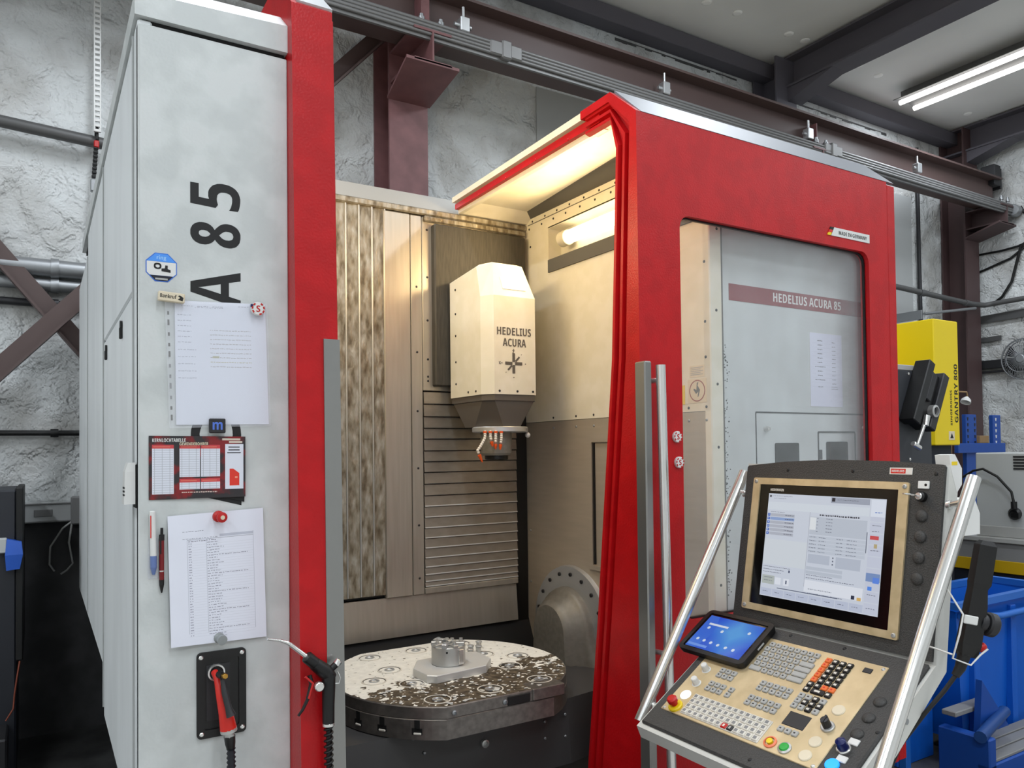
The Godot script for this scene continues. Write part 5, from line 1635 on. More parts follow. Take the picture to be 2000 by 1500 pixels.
func column_things() -> void:
	var s: Sh
	var rng := RandomNumberGenerator.new(); rng.seed = 31
	# octagonal sticker
	var o := thing("sticker", Vector3(0.238, 2.0225, 0.001), "octagonal blue and white sticker high on the grey column", "sticker")
	var oct := func(r: float) -> Array:
		var a := []
		for k in 8: a.append(Vector2(0.238 + 0.0325 / cos(PI / 8) * r * cos(TAU * (k + 0.5) / 8), 2.0225 + 0.0325 / cos(PI / 8) * r * sin(TAU * (k + 0.5) / 8)))
		return a
	s = Sh.new(); s.prism(oct.call(1.0), 0.0, 0.0008); put("backing", s, mat("sticker_blue", Color(0.20, 0.42, 0.80), 0.4), o)
	s = Sh.new(); s.prism(Geometry2D.intersect_polygons(PackedVector2Array(oct.call(0.94)), PackedVector2Array([Vector2(0.2, 2.004), Vector2(0.28, 2.004), Vector2(0.28, 2.035), Vector2(0.2, 2.035)]))[0], 0.0008, 0.0012); put("white_field", s, M.white_plastic, o)
	s = Sh.new(); s.prism(Geometry2D.intersect_polygons(PackedVector2Array(oct.call(0.94)), PackedVector2Array([Vector2(0.2, 1.98), Vector2(0.28, 1.98), Vector2(0.28, 2.0035), Vector2(0.2, 2.0035)]))[0], 0.0008, 0.0012); put("dark_field", s, M.navy, o)
	s = Sh.new(); s.prism(Geometry2D.intersect_polygons(PackedVector2Array(oct.call(0.94)), PackedVector2Array([Vector2(0.2, 2.0355), Vector2(0.28, 2.0355), Vector2(0.28, 2.06), Vector2(0.2, 2.06)]))[0], 0.0008, 0.0012); put("blue_field", s, mat("sticker_sky", Color(0.30, 0.58, 0.92), 0.4), o)
	letters("ring", at(FZ(0), 0.238, 2.0435, 0.0012), 0.012, 0.020, mat("sticker_pale", Color(0.62, 0.80, 0.97), 0.4), o)
	s = Sh.new(at(FZ(0), 0.238, 2.02, 0.0012))
	s.ring(Sh.rrect(-0.016, -0.002, 0.0, 0.012, 0.006), Sh.rrect(-0.0125, 0.0015, -0.0035, 0.0085, 0.004), 0, 0.0005)
	s.prism([Vector2(0.0, 0.0), Vector2(0.0, -0.006), Vector2(0.019, -0.008), Vector2(0.019, -0.002), Vector2(0.013, 0.0), Vector2(0.013, 0.008), Vector2(0.008, 0.008), Vector2(0.007, 0.001)], 0, 0.0005)
	put("camera_mark", s, M.ink, o)
	s = Sh.new(at(FZ(0), 0.238, 1.996, 0.0012)); s.bb(Vector3(-0.013, -0.002, 0), Vector3(0.013, 0.002, 0.0005), 0.0); put("small_print", s, M.key_grey, o)
	# sleeve with a notice, held by three magnets
	o = thing("plastic_sleeve", Vector3(0.366, 1.66, 0.0), "clear punched sleeve holding a handwritten notice on the grey column", "paper sleeve")
	var im := img(420, 594, Color(0.87, 0.88, 0.92))
	var ink := Color(0.64, 0.65, 0.70)
	for k in 3: scribble(im, rng, 30 + k * 70, 22, 50, Color(0.45, 0.46, 0.5)); 
	scribble(im, rng, 90, 28, 130, Color(0.5, 0.5, 0.55)); scribble(im, rng, 290, 16, 50, Color(0.5, 0.5, 0.55))
	for k in 6: scribble(im, rng, 12, 66 + k * 26, 60, ink, 3)
	for k in 5: scribble(im, rng, 12, 232 + k * 34, 80, ink, 3)
	for k in 9: scribble(im, rng, 156, 136 + k * 22, 190, Color(0.66, 0.65, 0.64) if k != 7 else Color(0.70, 0.68, 0.50), 3)
	im.fill_rect(Rect2i(166, 262, 30, 10), Color(0.72, 0.71, 0.60))
	s = null
	sheet("notice", [Vector2(0.265, 1.950), Vector2(0.468, 1.958), Vector2(0.476, 1.668), Vector2(0.268, 1.665)], print_mat("notice_print", im), o, 0.002, 3)
	sheet("sleeve_film", [Vector2(0.244, 1.945), Vector2(0.472, 1.960), Vector2(0.479, 1.664), Vector2(0.253, 1.657)], M.clear_film, o, 0.004, 9, [0.004, 0.004, 0.004, 0.004])
	s = Sh.new(Transform3D(Basis(Vector3(0, 0, 1), 0.03), Vector3(0.2545, 1.80, 0.007)))
	for k in 11:
		var yy := 0.115 - k * 0.024
		var hh := 0.008 if k % 3 != 1 else 0.013
		s.bb(Vector3(-0.002, yy, 0), Vector3(0.002, yy + hh, 0.0005), 0.0)
	put("punched_slots", s, M.bench_grey, o)
	o = thing("bar_magnet", Vector3(0.257, 1.953, 0.009), "pale lettered bar magnet at the top left corner of the sleeve", "magnet")
	var FB := Transform3D(Basis(Vector3(0, 0, 1), -0.05), Vector3(0.257, 1.954, 0.0))
	s = Sh.new(FB); s.bb(Vector3(-0.028, -0.011, 0.006), Vector3(0.028, 0.011, 0.018), 0.002); put("body", s, M.key_cream, o)
	letters("Bankruf", at(FB, -0.007, 0.001, 0.018), 0.009, 0.034, M.ink, o)
	s = Sh.new(FB); s.prism([Vector2(0.013, -0.004), Vector2(0.023, -0.007), Vector2(0.025, 0.001), Vector2(0.017, 0.006), Vector2(0.013, 0.004), Vector2(0.018, 0.0)], 0.018, 0.0185); put("emblem", s, M.ink, o)
	o = disc_magnet("round_magnet", 0.4485, 1.944, 0.0165, M.white_plastic, "round white magnet with a red letter at the sleeve's top right corner", "magnet")
	for ch in o.get_children(): ch.position.z += 0.008
	s_logo(o, 0.4485, 1.944, 0.0165, 0.0176)
	s = Sh.new(); s.bb(Vector3(0.431, 1.947, 0.012), Vector3(0.437, 1.954, 0.0178), 0.001); put("blue_mark", s, M.blue_cap, o)
	o = thing("square_magnet", Vector3(0.3555, 1.663, 0.008), "black square magnet with a blue letter at the sleeve's lower edge", "magnet")
	s = Sh.new(); s.bb(Vector3(0.3375, 1.646, 0.006), Vector3(0.3735, 1.680, 0.015), 0.002); put("body", s, M.dark_plastic, o)
	letters("m", at(FZ(0), 0.3555, 1.663, 0.015), 0.018, 0.022, mat("blue_ink", Color(0.32, 0.45, 0.80), 0.4), o)
	# printed table card
	o = thing("table_card", Vector3(0.315, 1.495, 0.0), "red and black printed card of drill size tables below the sleeve", "card")
	sheet("card", [Vector2(0.211, 1.640), Vector2(0.420, 1.638), Vector2(0.419, 1.496), Vector2(0.211, 1.496)], print_mat("card_print", card_image(), 0.0, 0.35), o, 0.001, 2, [0.0, 0.004, 0.006, 0.0])
	s = Sh.new(); s.bb(Vector3(0.212, 1.497, 0.0), Vector3(0.418, 1.638, 0.001), 0.0); put("magnet_back", s, M.ink, o)
	s = Sh.new(); s.prism([Vector2(0.375, 1.4965), Vector2(0.418, 1.4965), Vector2(0.4175, 1.483)], 0.0, 0.003); put("bent_corner", s, M.ink, o)
	letters("KERNLOCHTABELLE", at(FZ(0), 0.253, 1.6300, 0.0045), 0.0080, 0.070, M.white_plastic, o)
	letters("GEWINDEBOHRER", at(FZ(0), 0.3055, 1.6215, 0.0058), 0.0070, 0.062, M.key_cream, o)
	# marker, pen
	o = thing("marker", Vector3(0.2185, 1.33, 0.0), "white felt marker with a blue cap in a clear clip, beside the red pen", "marker")
	s = Sh.new(); s.cyl(Vector3(0.2195, 1.37, 0.009), Vector3(0.2175, 1.472, 0.009), 0.0065, 14, 0.002); put("barrel", s, M.white_plastic, o)
	s = Sh.new(); s.turn(Vector3(0.2195, 1.372, 0.009), Vector3(0.220, 1.33, 0.009), [Vector2(0.0068, 0), Vector2(0.0068, 0.026), Vector2(0.003, 0.042), Vector2(0, 0.042)], 14); put("cap", s, mat("marker_blue", Color(0.38, 0.46, 0.66), 0.4), o)
	s = Sh.new(); s.bb(Vector3(0.209, 1.32, 0.0), Vector3(0.230, 1.41, 0.003), 0.001); put("clip_pocket", s, M.clear_film, o)
	s = Sh.new(); s.bb(Vector3(0.2125, 1.412, 0.0145), Vector3(0.2145, 1.462, 0.0155), 0.0); put("red_print", s, M.bright_red, o)
	o = thing("ballpoint_pen", Vector3(0.2365, 1.287, 0.0), "dark red and black ballpoint pen hanging upright beside the lower paper", "pen")
	s = Sh.new(); s.cyl(Vector3(0.2365, 1.315, 0.007), Vector3(0.2368, 1.41, 0.007), 0.0052, 14); put("barrel", s, mat("pen_red", Color(0.45, 0.05, 0.07), 0.35), o)
	s = Sh.new(); s.turn(Vector3(0.2365, 1.317, 0.007), Vector3(0.2365, 1.287, 0.007), [Vector2(0.0054, 0), Vector2(0.005, 0.012), Vector2(0.0015, 0.029), Vector2(0, 0.03)], 14); put("tip", s, M.black_plastic, o)
	s = Sh.new(); s.cyl(Vector3(0.2368, 1.405, 0.007), Vector3(0.237, 1.418, 0.007), 0.0056, 14); s.cyl(Vector3(0.237, 1.418, 0.007), Vector3(0.237, 1.433, 0.007), 0.003, 10); s.bb(Vector3(0.2325, 1.375, 0.011), Vector3(0.2355, 1.415, 0.0135), 0.001); put("pusher", s, M.black_plastic, o)
	s = Sh.new(); s.cyl(Vector3(0.2365, 1.335, 0.007), Vector3(0.2365, 1.338, 0.007), 0.0055, 14); put("band", s, M.polished, o)
	# lower paper with two pins
	o = thing("tool_list", Vector3(0.36, 1.16, 0.0), "printed paper list pinned by a red and a clear magnet, curling at the bottom left", "paper")
	im = img(420, 600, Color(0.88, 0.89, 0.93))
	scribble(im, rng, 60, 78, 90, Color(0.5, 0.5, 0.55)); scribble(im, rng, 60, 112, 150, Color(0.5, 0.5, 0.55)); scribble(im, rng, 84, 124, 120, Color(0.4, 0.4, 0.45), 3)
	im.fill_rect(Rect2i(78, 118, 292, 2), Color(0.6, 0.61, 0.65)); im.fill_rect(Rect2i(370, 100, 2, 450), Color(0.72, 0.73, 0.78)); im.fill_rect(Rect2i(78, 118, 2, 430), Color(0.72, 0.73, 0.78)); im.fill_rect(Rect2i(160, 118, 2, 430), Color(0.72, 0.73, 0.78)); im.fill_rect(Rect2i(220, 102, 150, 12), Color(0.74, 0.75, 0.80))
	for k in 36:
		var y := 134 + k * 12
		scribble(im, rng, 84, y, 14, Color(0.62, 0.62, 0.68), 4)
		scribble(im, rng, 164, y, rng.randi_range(40, 80) if k % 7 != 5 else 180, Color(0.55, 0.55, 0.60), 3)
		im.fill_rect(Rect2i(78, y + 8, 292, 1), Color(0.80, 0.81, 0.85))
	scribble(im, rng, 180, 568, 60, Color(0.6, 0.6, 0.65))
	sheet("paper", [Vector2(0.249, 1.458), Vector2(0.460, 1.467), Vector2(0.467, 1.159), Vector2(0.2545, 1.164)], print_mat("list_print", im), o, 0.003, 8, [0.002, 0.003, 0.003, 0.014])
	o = thing("pin_magnet", Vector3(0.358, 1.452, 0.005), "red pin magnet at the top of the printed list", "magnet")
	s = Sh.new(); s.turn(Vector3(0.358, 1.452, 0.004), Vector3(0.366, 1.450, 0.05), [Vector2(0, 0), Vector2(0.0135, 0), Vector2(0.013, 0.006), Vector2(0.009, 0.010), Vector2(0.0095, 0.018), Vector2(0.012, 0.022), Vector2(0.012, 0.026), Vector2(0.005, 0.028), Vector2(0, 0.028)], 20); put("body", s, M.red_plastic, o)
	s = Sh.new(); s.turn(Vector3(0.3628, 1.4508, 0.0315), Vector3(0.366, 1.450, 0.05), [Vector2(0.005, 0), Vector2(0.005, 0.0015), Vector2(0, 0.0015)], 14); put("centre", s, M.key_cream, o)
	o = thing("pin_magnet", Vector3(0.359, 1.169, 0.005), "clear grey pin magnet at the lower edge of the printed list", "magnet")
	s = Sh.new(); s.turn(Vector3(0.357, 1.172, 0.003), Vector3(0.367, 1.165, 0.05), [Vector2(0, 0), Vector2(0.013, 0), Vector2(0.0125, 0.008), Vector2(0.010, 0.012), Vector2(0.0115, 0.022), Vector2(0.0115, 0.026), Vector2(0, 0.027)], 20); put("body", s, mat("clear_grey", Color(0.56, 0.58, 0.58), 0.2), o)
	# holder on the side panel
	o = thing("plastic_holder", Vector3(0.175, 1.485, -0.04), "small white plastic holder stuck to the machine's grey side panel", "holder")
	s = Sh.new(FX(0.187)); s.loft([[Vector3(-0.07, 1.487, 0), Vector3(-0.02, 1.487, 0), Vector3(-0.02, 1.487, 0.024), Vector3(-0.07, 1.487, 0.024)], [Vector3(-0.07, 1.56, 0), Vector3(-0.02, 1.56, 0), Vector3(-0.02, 1.56, 0.022), Vector3(-0.07, 1.56, 0.022)], [Vector3(-0.068, 1.58, 0), Vector3(-0.022, 1.58, 0), Vector3(-0.022, 1.58, 0.016), Vector3(-0.068, 1.58, 0.016)]]); put("body", s, M.white_plastic, o)
	s = Sh.new(FX(0.190)); s.bb(Vector3(-0.066, 1.478, 0.0), Vector3(-0.018, 1.576, 0.004), 0.001); put("magnet_back", s, M.ink, o)
	s = Sh.new(); 
	for k in 3: s.bb(Vector3(0.1625, 1.506 + k * 0.008, -0.045), Vector3(0.1645, 1.510 + k * 0.008, -0.0195), 0.0)
	put("slot", s, M.ink, o)
	# coolant gun in its black recess
	o = thing("recess_plate", Vector3(0.365, 0.944, 0.0), "black recessed plate with four screws low on the grey column", "recess")
	s = Sh.new(); s.ring(Sh.rrect(0.310, 0.9435, 0.4195, 1.1405, 0.010), Sh.rrect(0.326, 0.962, 0.4035, 1.124, 0.006), -0.002, 0.006); put("rim", s, M.black_plastic, o)
	s = Sh.new(); s.bb(Vector3(0.322, 0.958, 0.0), Vector3(0.408, 1.128, 0.002), 0.0); put("recess_floor", s, M.black_plastic, o)
	s = Sh.new(); s.bb(Vector3(0.331, 0.982, 0.002), Vector3(0.383, 1.11, 0.004), 0.0); put("inner_plate", s, M.dark_plastic, o)
	screws(FZ(0.005), [Vector2(0.3195, 1.129), Vector2(0.4105, 1.1295), Vector2(0.4108, 0.955), Vector2(0.3205, 0.954)], M.polished, o)
	s = Sh.new(); s.turn(Vector3(0.352, 1.092, 0.003), Vector3(0.352, 1.092, 1), [Vector2(0.017, 0), Vector2(0.020, 0.006), Vector2(0.019, 0.010), Vector2(0.0155, 0.010), Vector2(0.0155, 0)], 24); put("socket", s, M.polished, o)
	o = thing("coolant_gun", Vector3(0.365, 0.98, 0.03), "red coolant gun with a black lever and ribbed hose, plugged into the black recess", "spray gun")
	s = Sh.new(); s.tube([Vector3(0.347, 1.095, 0.015), Vector3(0.350, 1.085, 0.035), Vector3(0.355, 1.05, 0.045), Vector3(0.364, 1.01, 0.05), Vector3(0.370, 0.972, 0.05)], [0.008, 0.0085, 0.011, 0.0155, 0.0185], 16); put("handle", s, M.bright_red, o)
	s = Sh.new(); s.tube([Vector3(0.3565, 1.088, 0.055), Vector3(0.359, 1.06, 0.066), Vector3(0.366, 1.025, 0.074), Vector3(0.371, 1.008, 0.078)], [0.005, 0.007, 0.0075, 0.011], 12); put("lever", s, M.dark_plastic, o)
	s = Sh.new(); s.tube([Vector3(0.352, 1.096, 0.04), Vector3(0.3575, 1.094, 0.06)], 0.0085, 8); put("valve_body", s, M.black_plastic, o)
	s = Sh.new(); s.cyl(Vector3(0.3575, 1.096, 0.06), Vector3(0.360, 1.097, 0.072), 0.0065, 6, 0.001); put("brass_nut", s, M.brass, o)
	s = Sh.new(); s.cyl(Vector3(0.370, 0.973, 0.05), Vector3(0.3712, 0.965, 0.05), 0.0185, 14); s.cyl(Vector3(0.3712, 0.966, 0.05), Vector3(0.3725, 0.954, 0.05), 0.0125, 6); put("ferrule", s, M.satin_steel, o)
	s = Sh.new(); s.tube([Vector3(0.3725, 0.955, 0.05), Vector3(0.374, 0.938, 0.05), Vector3(0.3755, 0.925, 0.05)], [0.0125, 0.0115, 0.009], 14); put("hose_boot", s, M.black_plastic, o)
	s = Sh.new()
	var path := []
	var rad := []
	for k in 92:
		var t := k / 91.0
		path.append(Vector3(0.3755 + 0.006 * t, 0.926 - 0.46 * t, 0.05 + 0.01 * t))
		rad.append(0.0105 if k % 2 == 0 else 0.0075)
	s.tube(path, rad, 12)
	put("ribbed_hose", s, mat("hose_blue", Color(0.06, 0.07, 0.11), 0.4), o)
	# air gun on the pillar
	o = thing("air_gun", Vector3(0.585, 0.97, 0.10), "black air blow gun with a bent steel nozzle hanging on the red pillar", "air gun")
	var Z := 0.115
	var q := func(x: float, y: float, dz := 0.0) -> Vector3: return Vector3(0.0 + (x - 0.0) * 1.0 - 0.008, y * 1.0 - 0.004, Z + dz)
	s = Sh.new(); s.tube([q.call(0.450, 1.182), q.call(0.478, 1.175), q.call(0.494, 1.168), q.call(0.50, 1.164), q.call(0.545, 1.124)], [0.0028, 0.0032, 0.0045, 0.005, 0.0055], 12); put("nozzle", s, M.polished, o)
	s = Sh.new(); s.cyl(q.call(0.538, 1.13), q.call(0.565, 1.104), 0.014, 14, 0.002); s.tube([q.call(0.558, 1.11), q.call(0.585, 1.086), q.call(0.597, 1.07)], [0.015, 0.018, 0.015], 14); s.cyl(q.call(0.585, 1.082), q.call(0.612, 1.103), 0.008, 12); put("head", s, M.black_plastic, o)
	s = Sh.new(); s.cyl(q.call(0.608, 1.100), q.call(0.618, 1.108), 0.0095, 6, 0.001); put("cap_nut", s, M.polished, o)
	s = Sh.new(); s.tube([q.call(0.590, 1.082), q.call(0.591, 1.05), q.call(0.590, 1.01), q.call(0.590, 0.966)], [0.017, 0.0155, 0.0145, 0.014], 16); put("grip", s, M.black_plastic, o)
	s = Sh.new(); s.cyl(q.call(0.590, 0.968), q.call(0.590, 0.960), 0.0142, 16, 0.001); put("collar", s, M.polished, o)
	s = Sh.new(); s.tube([q.call(0.545, 1.085), q.call(0.549, 1.066, 0.004), q.call(0.538, 1.03, 0.006), q.call(0.527, 1.01, 0.006), q.call(0.518, 0.998, 0.004)], [0.006, 0.0055, 0.004, 0.0035, 0.003], 10); put("trigger", s, M.black_plastic, o)
	s = Sh.new(); s.tube([q.call(0.534, 1.085, 0.006), q.call(0.551, 1.068, 0.009), q.call(0.541, 1.035, 0.010)], 0.003, 8); put("trigger_edge", s, M.red_plastic, o)
	s = Sh.new(); s.cyl(q.call(0.5635, 1.06, 0.008), q.call(0.5635, 1.06, 0.022), 0.011, 18, 0.002); put("pivot", s, M.polished, o)
	s = Sh.new(); s.tube([q.call(0.606, 1.075), q.call(0.612, 1.085), q.call(0.619, 1.068), q.call(0.616, 1.055), q.call(0.60, 1.056)], 0.002, 8); put("hook", s, M.satin_steel, o)
	s = Sh.new()
	var coil := []
	for k in 220:
		var t := k / 219.0
		var a := TAU * 15.0 * t
		coil.append(Vector3(0.582 + 0.0085 * cos(a), 0.955 - 0.20 * t, Z + 0.0085 * sin(a)))
	s.tube(coil, 0.0032, 6)
	s.tube([Vector3(0.582, 0.96, Z), Vector3(0.582, 0.80, Z), Vector3(0.582, 0.5, Z)], 0.0055, 8)
	put("spring_hose", s, M.cable_black, o)
	s = Sh.new(); s.bb(Vector3(0.575, 1.06, 0.085), Vector3(0.59, 1.09, Z - 0.01), 0.003); put("hanger", s, M.dark_steel, o)
	# door magnets
	o = disc_magnet("round_magnet", 1.810, 1.636, 0.019, M.white_plastic, "upper of two round white lettered magnets on the red door", "magnet", "round magnets on the red door")
	s_logo(o, 1.810, 1.636, 0.019, 0.0096)
	o = disc_magnet("round_magnet", 1.817, 1.551, 0.019, M.white_plastic, "lower of two round white lettered magnets on the red door", "magnet", "round magnets on the red door")
	s_logo(o, 1.817, 1.551, 0.019, 0.0096)
	# paper behind the door window
	o = thing("notice_sheet", Vector3(2.762, 1.76, -0.12), "sheet with a two-column list behind the door window", "paper")
	im = img(300, 440, Color(0.84, 0.85, 0.92))
	for k in 11:
		scribble(im, rng, 70 + (-24 if k in [6, 9] else 0), 42 + k * 26 + (16 if k == 10 else 0), 46 + (48 if k in [6, 9] else 0), Color(0.42, 0.43, 0.47), 5)
		scribble(im, rng, 205, 48 + k * 25, 34, Color(0.50, 0.51, 0.55), 4)
		im.fill_rect(Rect2i(24, 60 + k * 26, 250, 1), Color(0.74, 0.75, 0.82))
	for k in 2: scribble(im, rng, 196, 318 + k * 12, 60, Color(0.5, 0.51, 0.55), 3)
	s = Sh.new(); s.bb(Vector3(2.659, 1.760, -0.121), Vector3(2.866, 2.062, -0.119), 0.0); put("paper", s, M.white_plastic, o)
	s = Sh.new(); s.card(2.660, 1.761, 2.865, 2.061, -0.1185); put("print", s, print_mat("sheet_print", im), o)
	# warning labels on the inner wall
	var fr := FX(2.075)
	o = thing("prohibition_label", Vector3(2.075, 1.81, -0.16), "square label with a red ring sign, behind the door window", "label")
	s = Sh.new(fr); s.bb(Vector3(-0.212, 1.765, 0.0), Vector3(-0.117, 1.854, 0.001), 0.0); put("card", s, M.key_cream, o)
	s = Sh.new(fr)
	var a1 := []; var a2 := []
	for v in ellipse_ring(28): a1.append(Vector2(-0.1645, 1.8095) + v * 0.040); a2.append(Vector2(-0.1645, 1.8095) + v * 0.0365)
	s.ring(a1, a2, 0.001, 0.0016); put("red_ring", s, mat("sign_red", Color(0.55, 0.16, 0.13), 0.5), o)
	s = Sh.new(fr)
	s.prism([Vector2(-0.166, 1.838), Vector2(-0.158, 1.842), Vector2(-0.162, 1.828), Vector2(-0.150, 1.812), Vector2(-0.158, 1.788), Vector2(-0.163, 1.786), Vector2(-0.158, 1.806), Vector2(-0.17, 1.798), Vector2(-0.183, 1.814), Vector2(-0.18, 1.818), Vector2(-0.168, 1.812)], 0.001, 0.0014); put("figure_mark", s, M.rubber_grey, o)
	o = thing("text_label", Vector3(2.075, 1.88, -0.16), "small pale printed label above the red ring sign", "label")
	s = Sh.new(fr); s.bb(Vector3(-0.202, 1.860, 0.0), Vector3(-0.126, 1.903, 0.001), 0.0); put("card", s, M.key_cream, o)
	s = Sh.new(fr)
	for k in 5: s.bb(Vector3(-0.196, 1.868 + k * 0.0065, 0.001), Vector3(-0.134 - 0.012 * (k % 2), 1.871 + k * 0.0065, 0.0014), 0.0)
	put("printed_lines", s, M.key_grey, o)
	o = thing("yellow_label", Vector3(2.075, 1.80, -0.24), "narrow yellow label beside the red ring sign at the door window edge", "label")
	s = Sh.new(fr); s.bb(Vector3(-0.256, 1.762, 0.0), Vector3(-0.228, 1.834, 0.0012), 0.0); put("card", s, M.yellow_plastic, o)

func card_image() -> Image:
	var im := img(628, 432, Color(0.15, 0.14, 0.15))
	var n := FastNoiseLite.new(); n.seed = 2; n.frequency = 0.006; n.fractal_octaves = 4
	for y in 432:
		for x in 628:
			var t := clampf((n.get_noise_2d(x, y) + 0.12) * 2.2 + (x / 628.0 - 0.5) * (1.0 - y / 260.0) * 1.4, 0.0, 1.0)
			im.set_pixel(x, y, Color(0.17, 0.16, 0.17).lerp(Color(0.50, 0.10, 0.12), t))
	var w := Color(0.85, 0.86, 0.90)
	var g := Color(0.76, 0.77, 0.81)
	for q in [[20, 60, 136, 336], [192, 60, 132, 222], [330, 60, 126, 222], [192, 294, 132, 74], [330, 294, 126, 74]]:
		im.fill_rect(Rect2i(q[0], q[1], q[2], q[3]), w)
		im.fill_rect(Rect2i(q[0], q[1], q[2], 26), Color(0.78, 0.26, 0.28))
		im.fill_rect(Rect2i(q[0] + 8, q[1] + 12, q[2] - 30, 4), Color(0.88, 0.55, 0.42))
		for k in range(q[1] + 34, q[1] + q[3] - 6, 16): im.fill_rect(Rect2i(q[0] + 4, k, q[2] - 8, 5), g)
		for k in 3: im.fill_rect(Rect2i(q[0] + 14 + int(k * (q[2] - 30) / 2.2), q[1] + 26, 3, q[3] - 28), Color(0.66, 0.67, 0.70))
	im.fill_rect(Rect2i(490, 54, 124, 320), w)
	for k in 3: im.fill_rect(Rect2i(512 - (8 if k == 2 else 0), 72 + k * 20, 76 + (16 if k == 2 else 0), 8), Color(0.25, 0.25, 0.27))
	for y in range(230, 350):
		var x0 := 520
		var x1 := 586
		if y < 262: x1 = 546 + int((y - 230) * 1.25)
		im.fill_rect(Rect2i(x0, y, x1 - x0, 1), Color(0.85, 0.20, 0.14))
	im.fill_rect(Rect2i(556, 285, 18, 12), Color(0.92, 0.60, 0.50))
	im.fill_rect(Rect2i(470, 14, 122, 14), Color(0.80, 0.76, 0.70)); im.fill_rect(Rect2i(516, 32, 90, 14), Color(0.80, 0.76, 0.70))
	var rng := RandomNumberGenerator.new(); rng.seed = 6
	scribble(im, rng, 206, 384, 230, Color(0.80, 0.72, 0.68), 8)
	return im

func table_things() -> void:
	var o := thing("riser_plate", Vector3(1.315, 0.781, -0.68), "pale milled aluminium plate with cut corners under the steel collet on the table", "plate")
	var pl := [Vector2(1.160, -0.690), Vector2(1.168, -0.590), Vector2(1.195, -0.565), Vector2(1.405, -0.585), Vector2(1.468, -0.660), Vector2(1.47, -0.775), Vector2(1.42, -0.80), Vector2(1.22, -0.79)]
	var a := []; var b := []; var c := []
	for q in pl:
		a.append(Vector3(q.x, 0.7815, q.y)); b.append(Vector3(q.x, 0.806, q.y)); c.append(Vector3(lerpf(1.315, q.x, 0.985), 0.8085, lerpf(-0.68, q.y, 0.985)))
	var s := Sh.new(); s.loft([a, b, c]); put("plate", s, M.bright_alu, o)
	o = thing("steel_collet", Vector3(1.303, 0.809, -0.69), "round machined steel collet block with loose jaws on top, standing on the pale plate", "workpiece")
	var cc := Vector3(1.303, 0, -0.69)
	s = Sh.new(); s.turn(cc + Vector3(0, 0.809, 0), cc + Vector3(0, 2, 0), [Vector2(0, 0), Vector2(0.061, 0), Vector2(0.063, 0.003), Vector2(0.063, 0.066), Vector2(0.060, 0.069), Vector2(0.030, 0.069), Vector2(0.030, 0.05), Vector2(0, 0.05)], 40); put("body", s, M.satin_steel, o)
	s = Sh.new(); s.bb(Vector3(1.312, 0.815, -0.632), Vector3(1.333, 0.87, -0.622), 0.002); s.xf = Transform3D(); put("key_flat", s, M.polished, o)
	for k in 2:
		var d := Vector3(sin([0.35, -0.55][k]), 0, cos([0.35, -0.55][k]))
		s = Sh.new(); var h: Vector3 = cc + d * 0.061 + Vector3(0, [0.834, 0.862][k], 0)
		s.cyl(h, h + d * 0.0035, [0.008, 0.004][k], 14); put("side_hole", s, M.ink, o)
	var rng := RandomNumberGenerator.new(); rng.seed = 9
	for k in 9:
		var t := TAU * k / 9.0 + 0.2
		var r := 0.042 if k < 7 else 0.015
		var p := cc + Vector3(cos(t) * r, 0.876, sin(t) * r)
		var f := Transform3D(Basis(Vector3.UP, -t + rng.randf_range(-0.4, 0.4)), p)
		s = Sh.new(f); s.bb(Vector3(-0.018, 0, -0.010), Vector3(0.022, 0.010 + rng.randf_range(0, 0.008), 0.010), 0.002)
		s.cyl(Vector3(0.008, 0.008, 0), Vector3(0.008, 0.020, 0), 0.007, 10)
		put("jaw", s, M.aluminium if k % 3 == 0 else M.satin_steel, o)
	# loose steel parts behind, and milling chips
	for k in 4:
		var p := Vector3([1.47, 1.50, 1.525, 1.56][k], 0.781, [-0.83, -0.88, -0.86, -0.92][k])
		o = thing("steel_stud", p, "small steel stud standing among others behind the collet on the table", "stud", "loose studs behind the collet")
		s = Sh.new(); s.cyl(p, p + Vector3(0, 0.02, 0), 0.011, 12, 0.002); put("shank", s, M.satin_steel, o)
		s = Sh.new(); s.cyl(p + Vector3(0, 0.02, 0), p + Vector3(0, 0.026, 0), 0.014, 6, 0.001); put("head", s, M.aluminium, o)
	base(TC)
	s = Sh.new()
	for k in 260:
		var t := rng.randf() * TAU
		var r := 0.42 * sqrt(rng.randf())
		var p := Vector3(TC.x + r * cos(t), 0.782, TC.z + clampf(r * sin(t), -0.37, 0.37))
		if p.z < -0.62: continue
		if absf(p.x - 1.32) < 0.17 and p.z > -0.82 and p.z < -0.55: continue
		var l := rng.randf_range(0.003, 0.010)
		s.xf = Transform3D(Basis(Vector3.UP, rng.randf() * TAU), p)
		s.bb(Vector3(-l, 0, -l * 0.6), Vector3(l, rng.randf_range(0.001, 0.003), l * 0.6), 0.0008)
	single("metal_chips", s, M.bright_alu, "pale metal chips scattered over the front of the rotary table", "chips", "", "stuff")

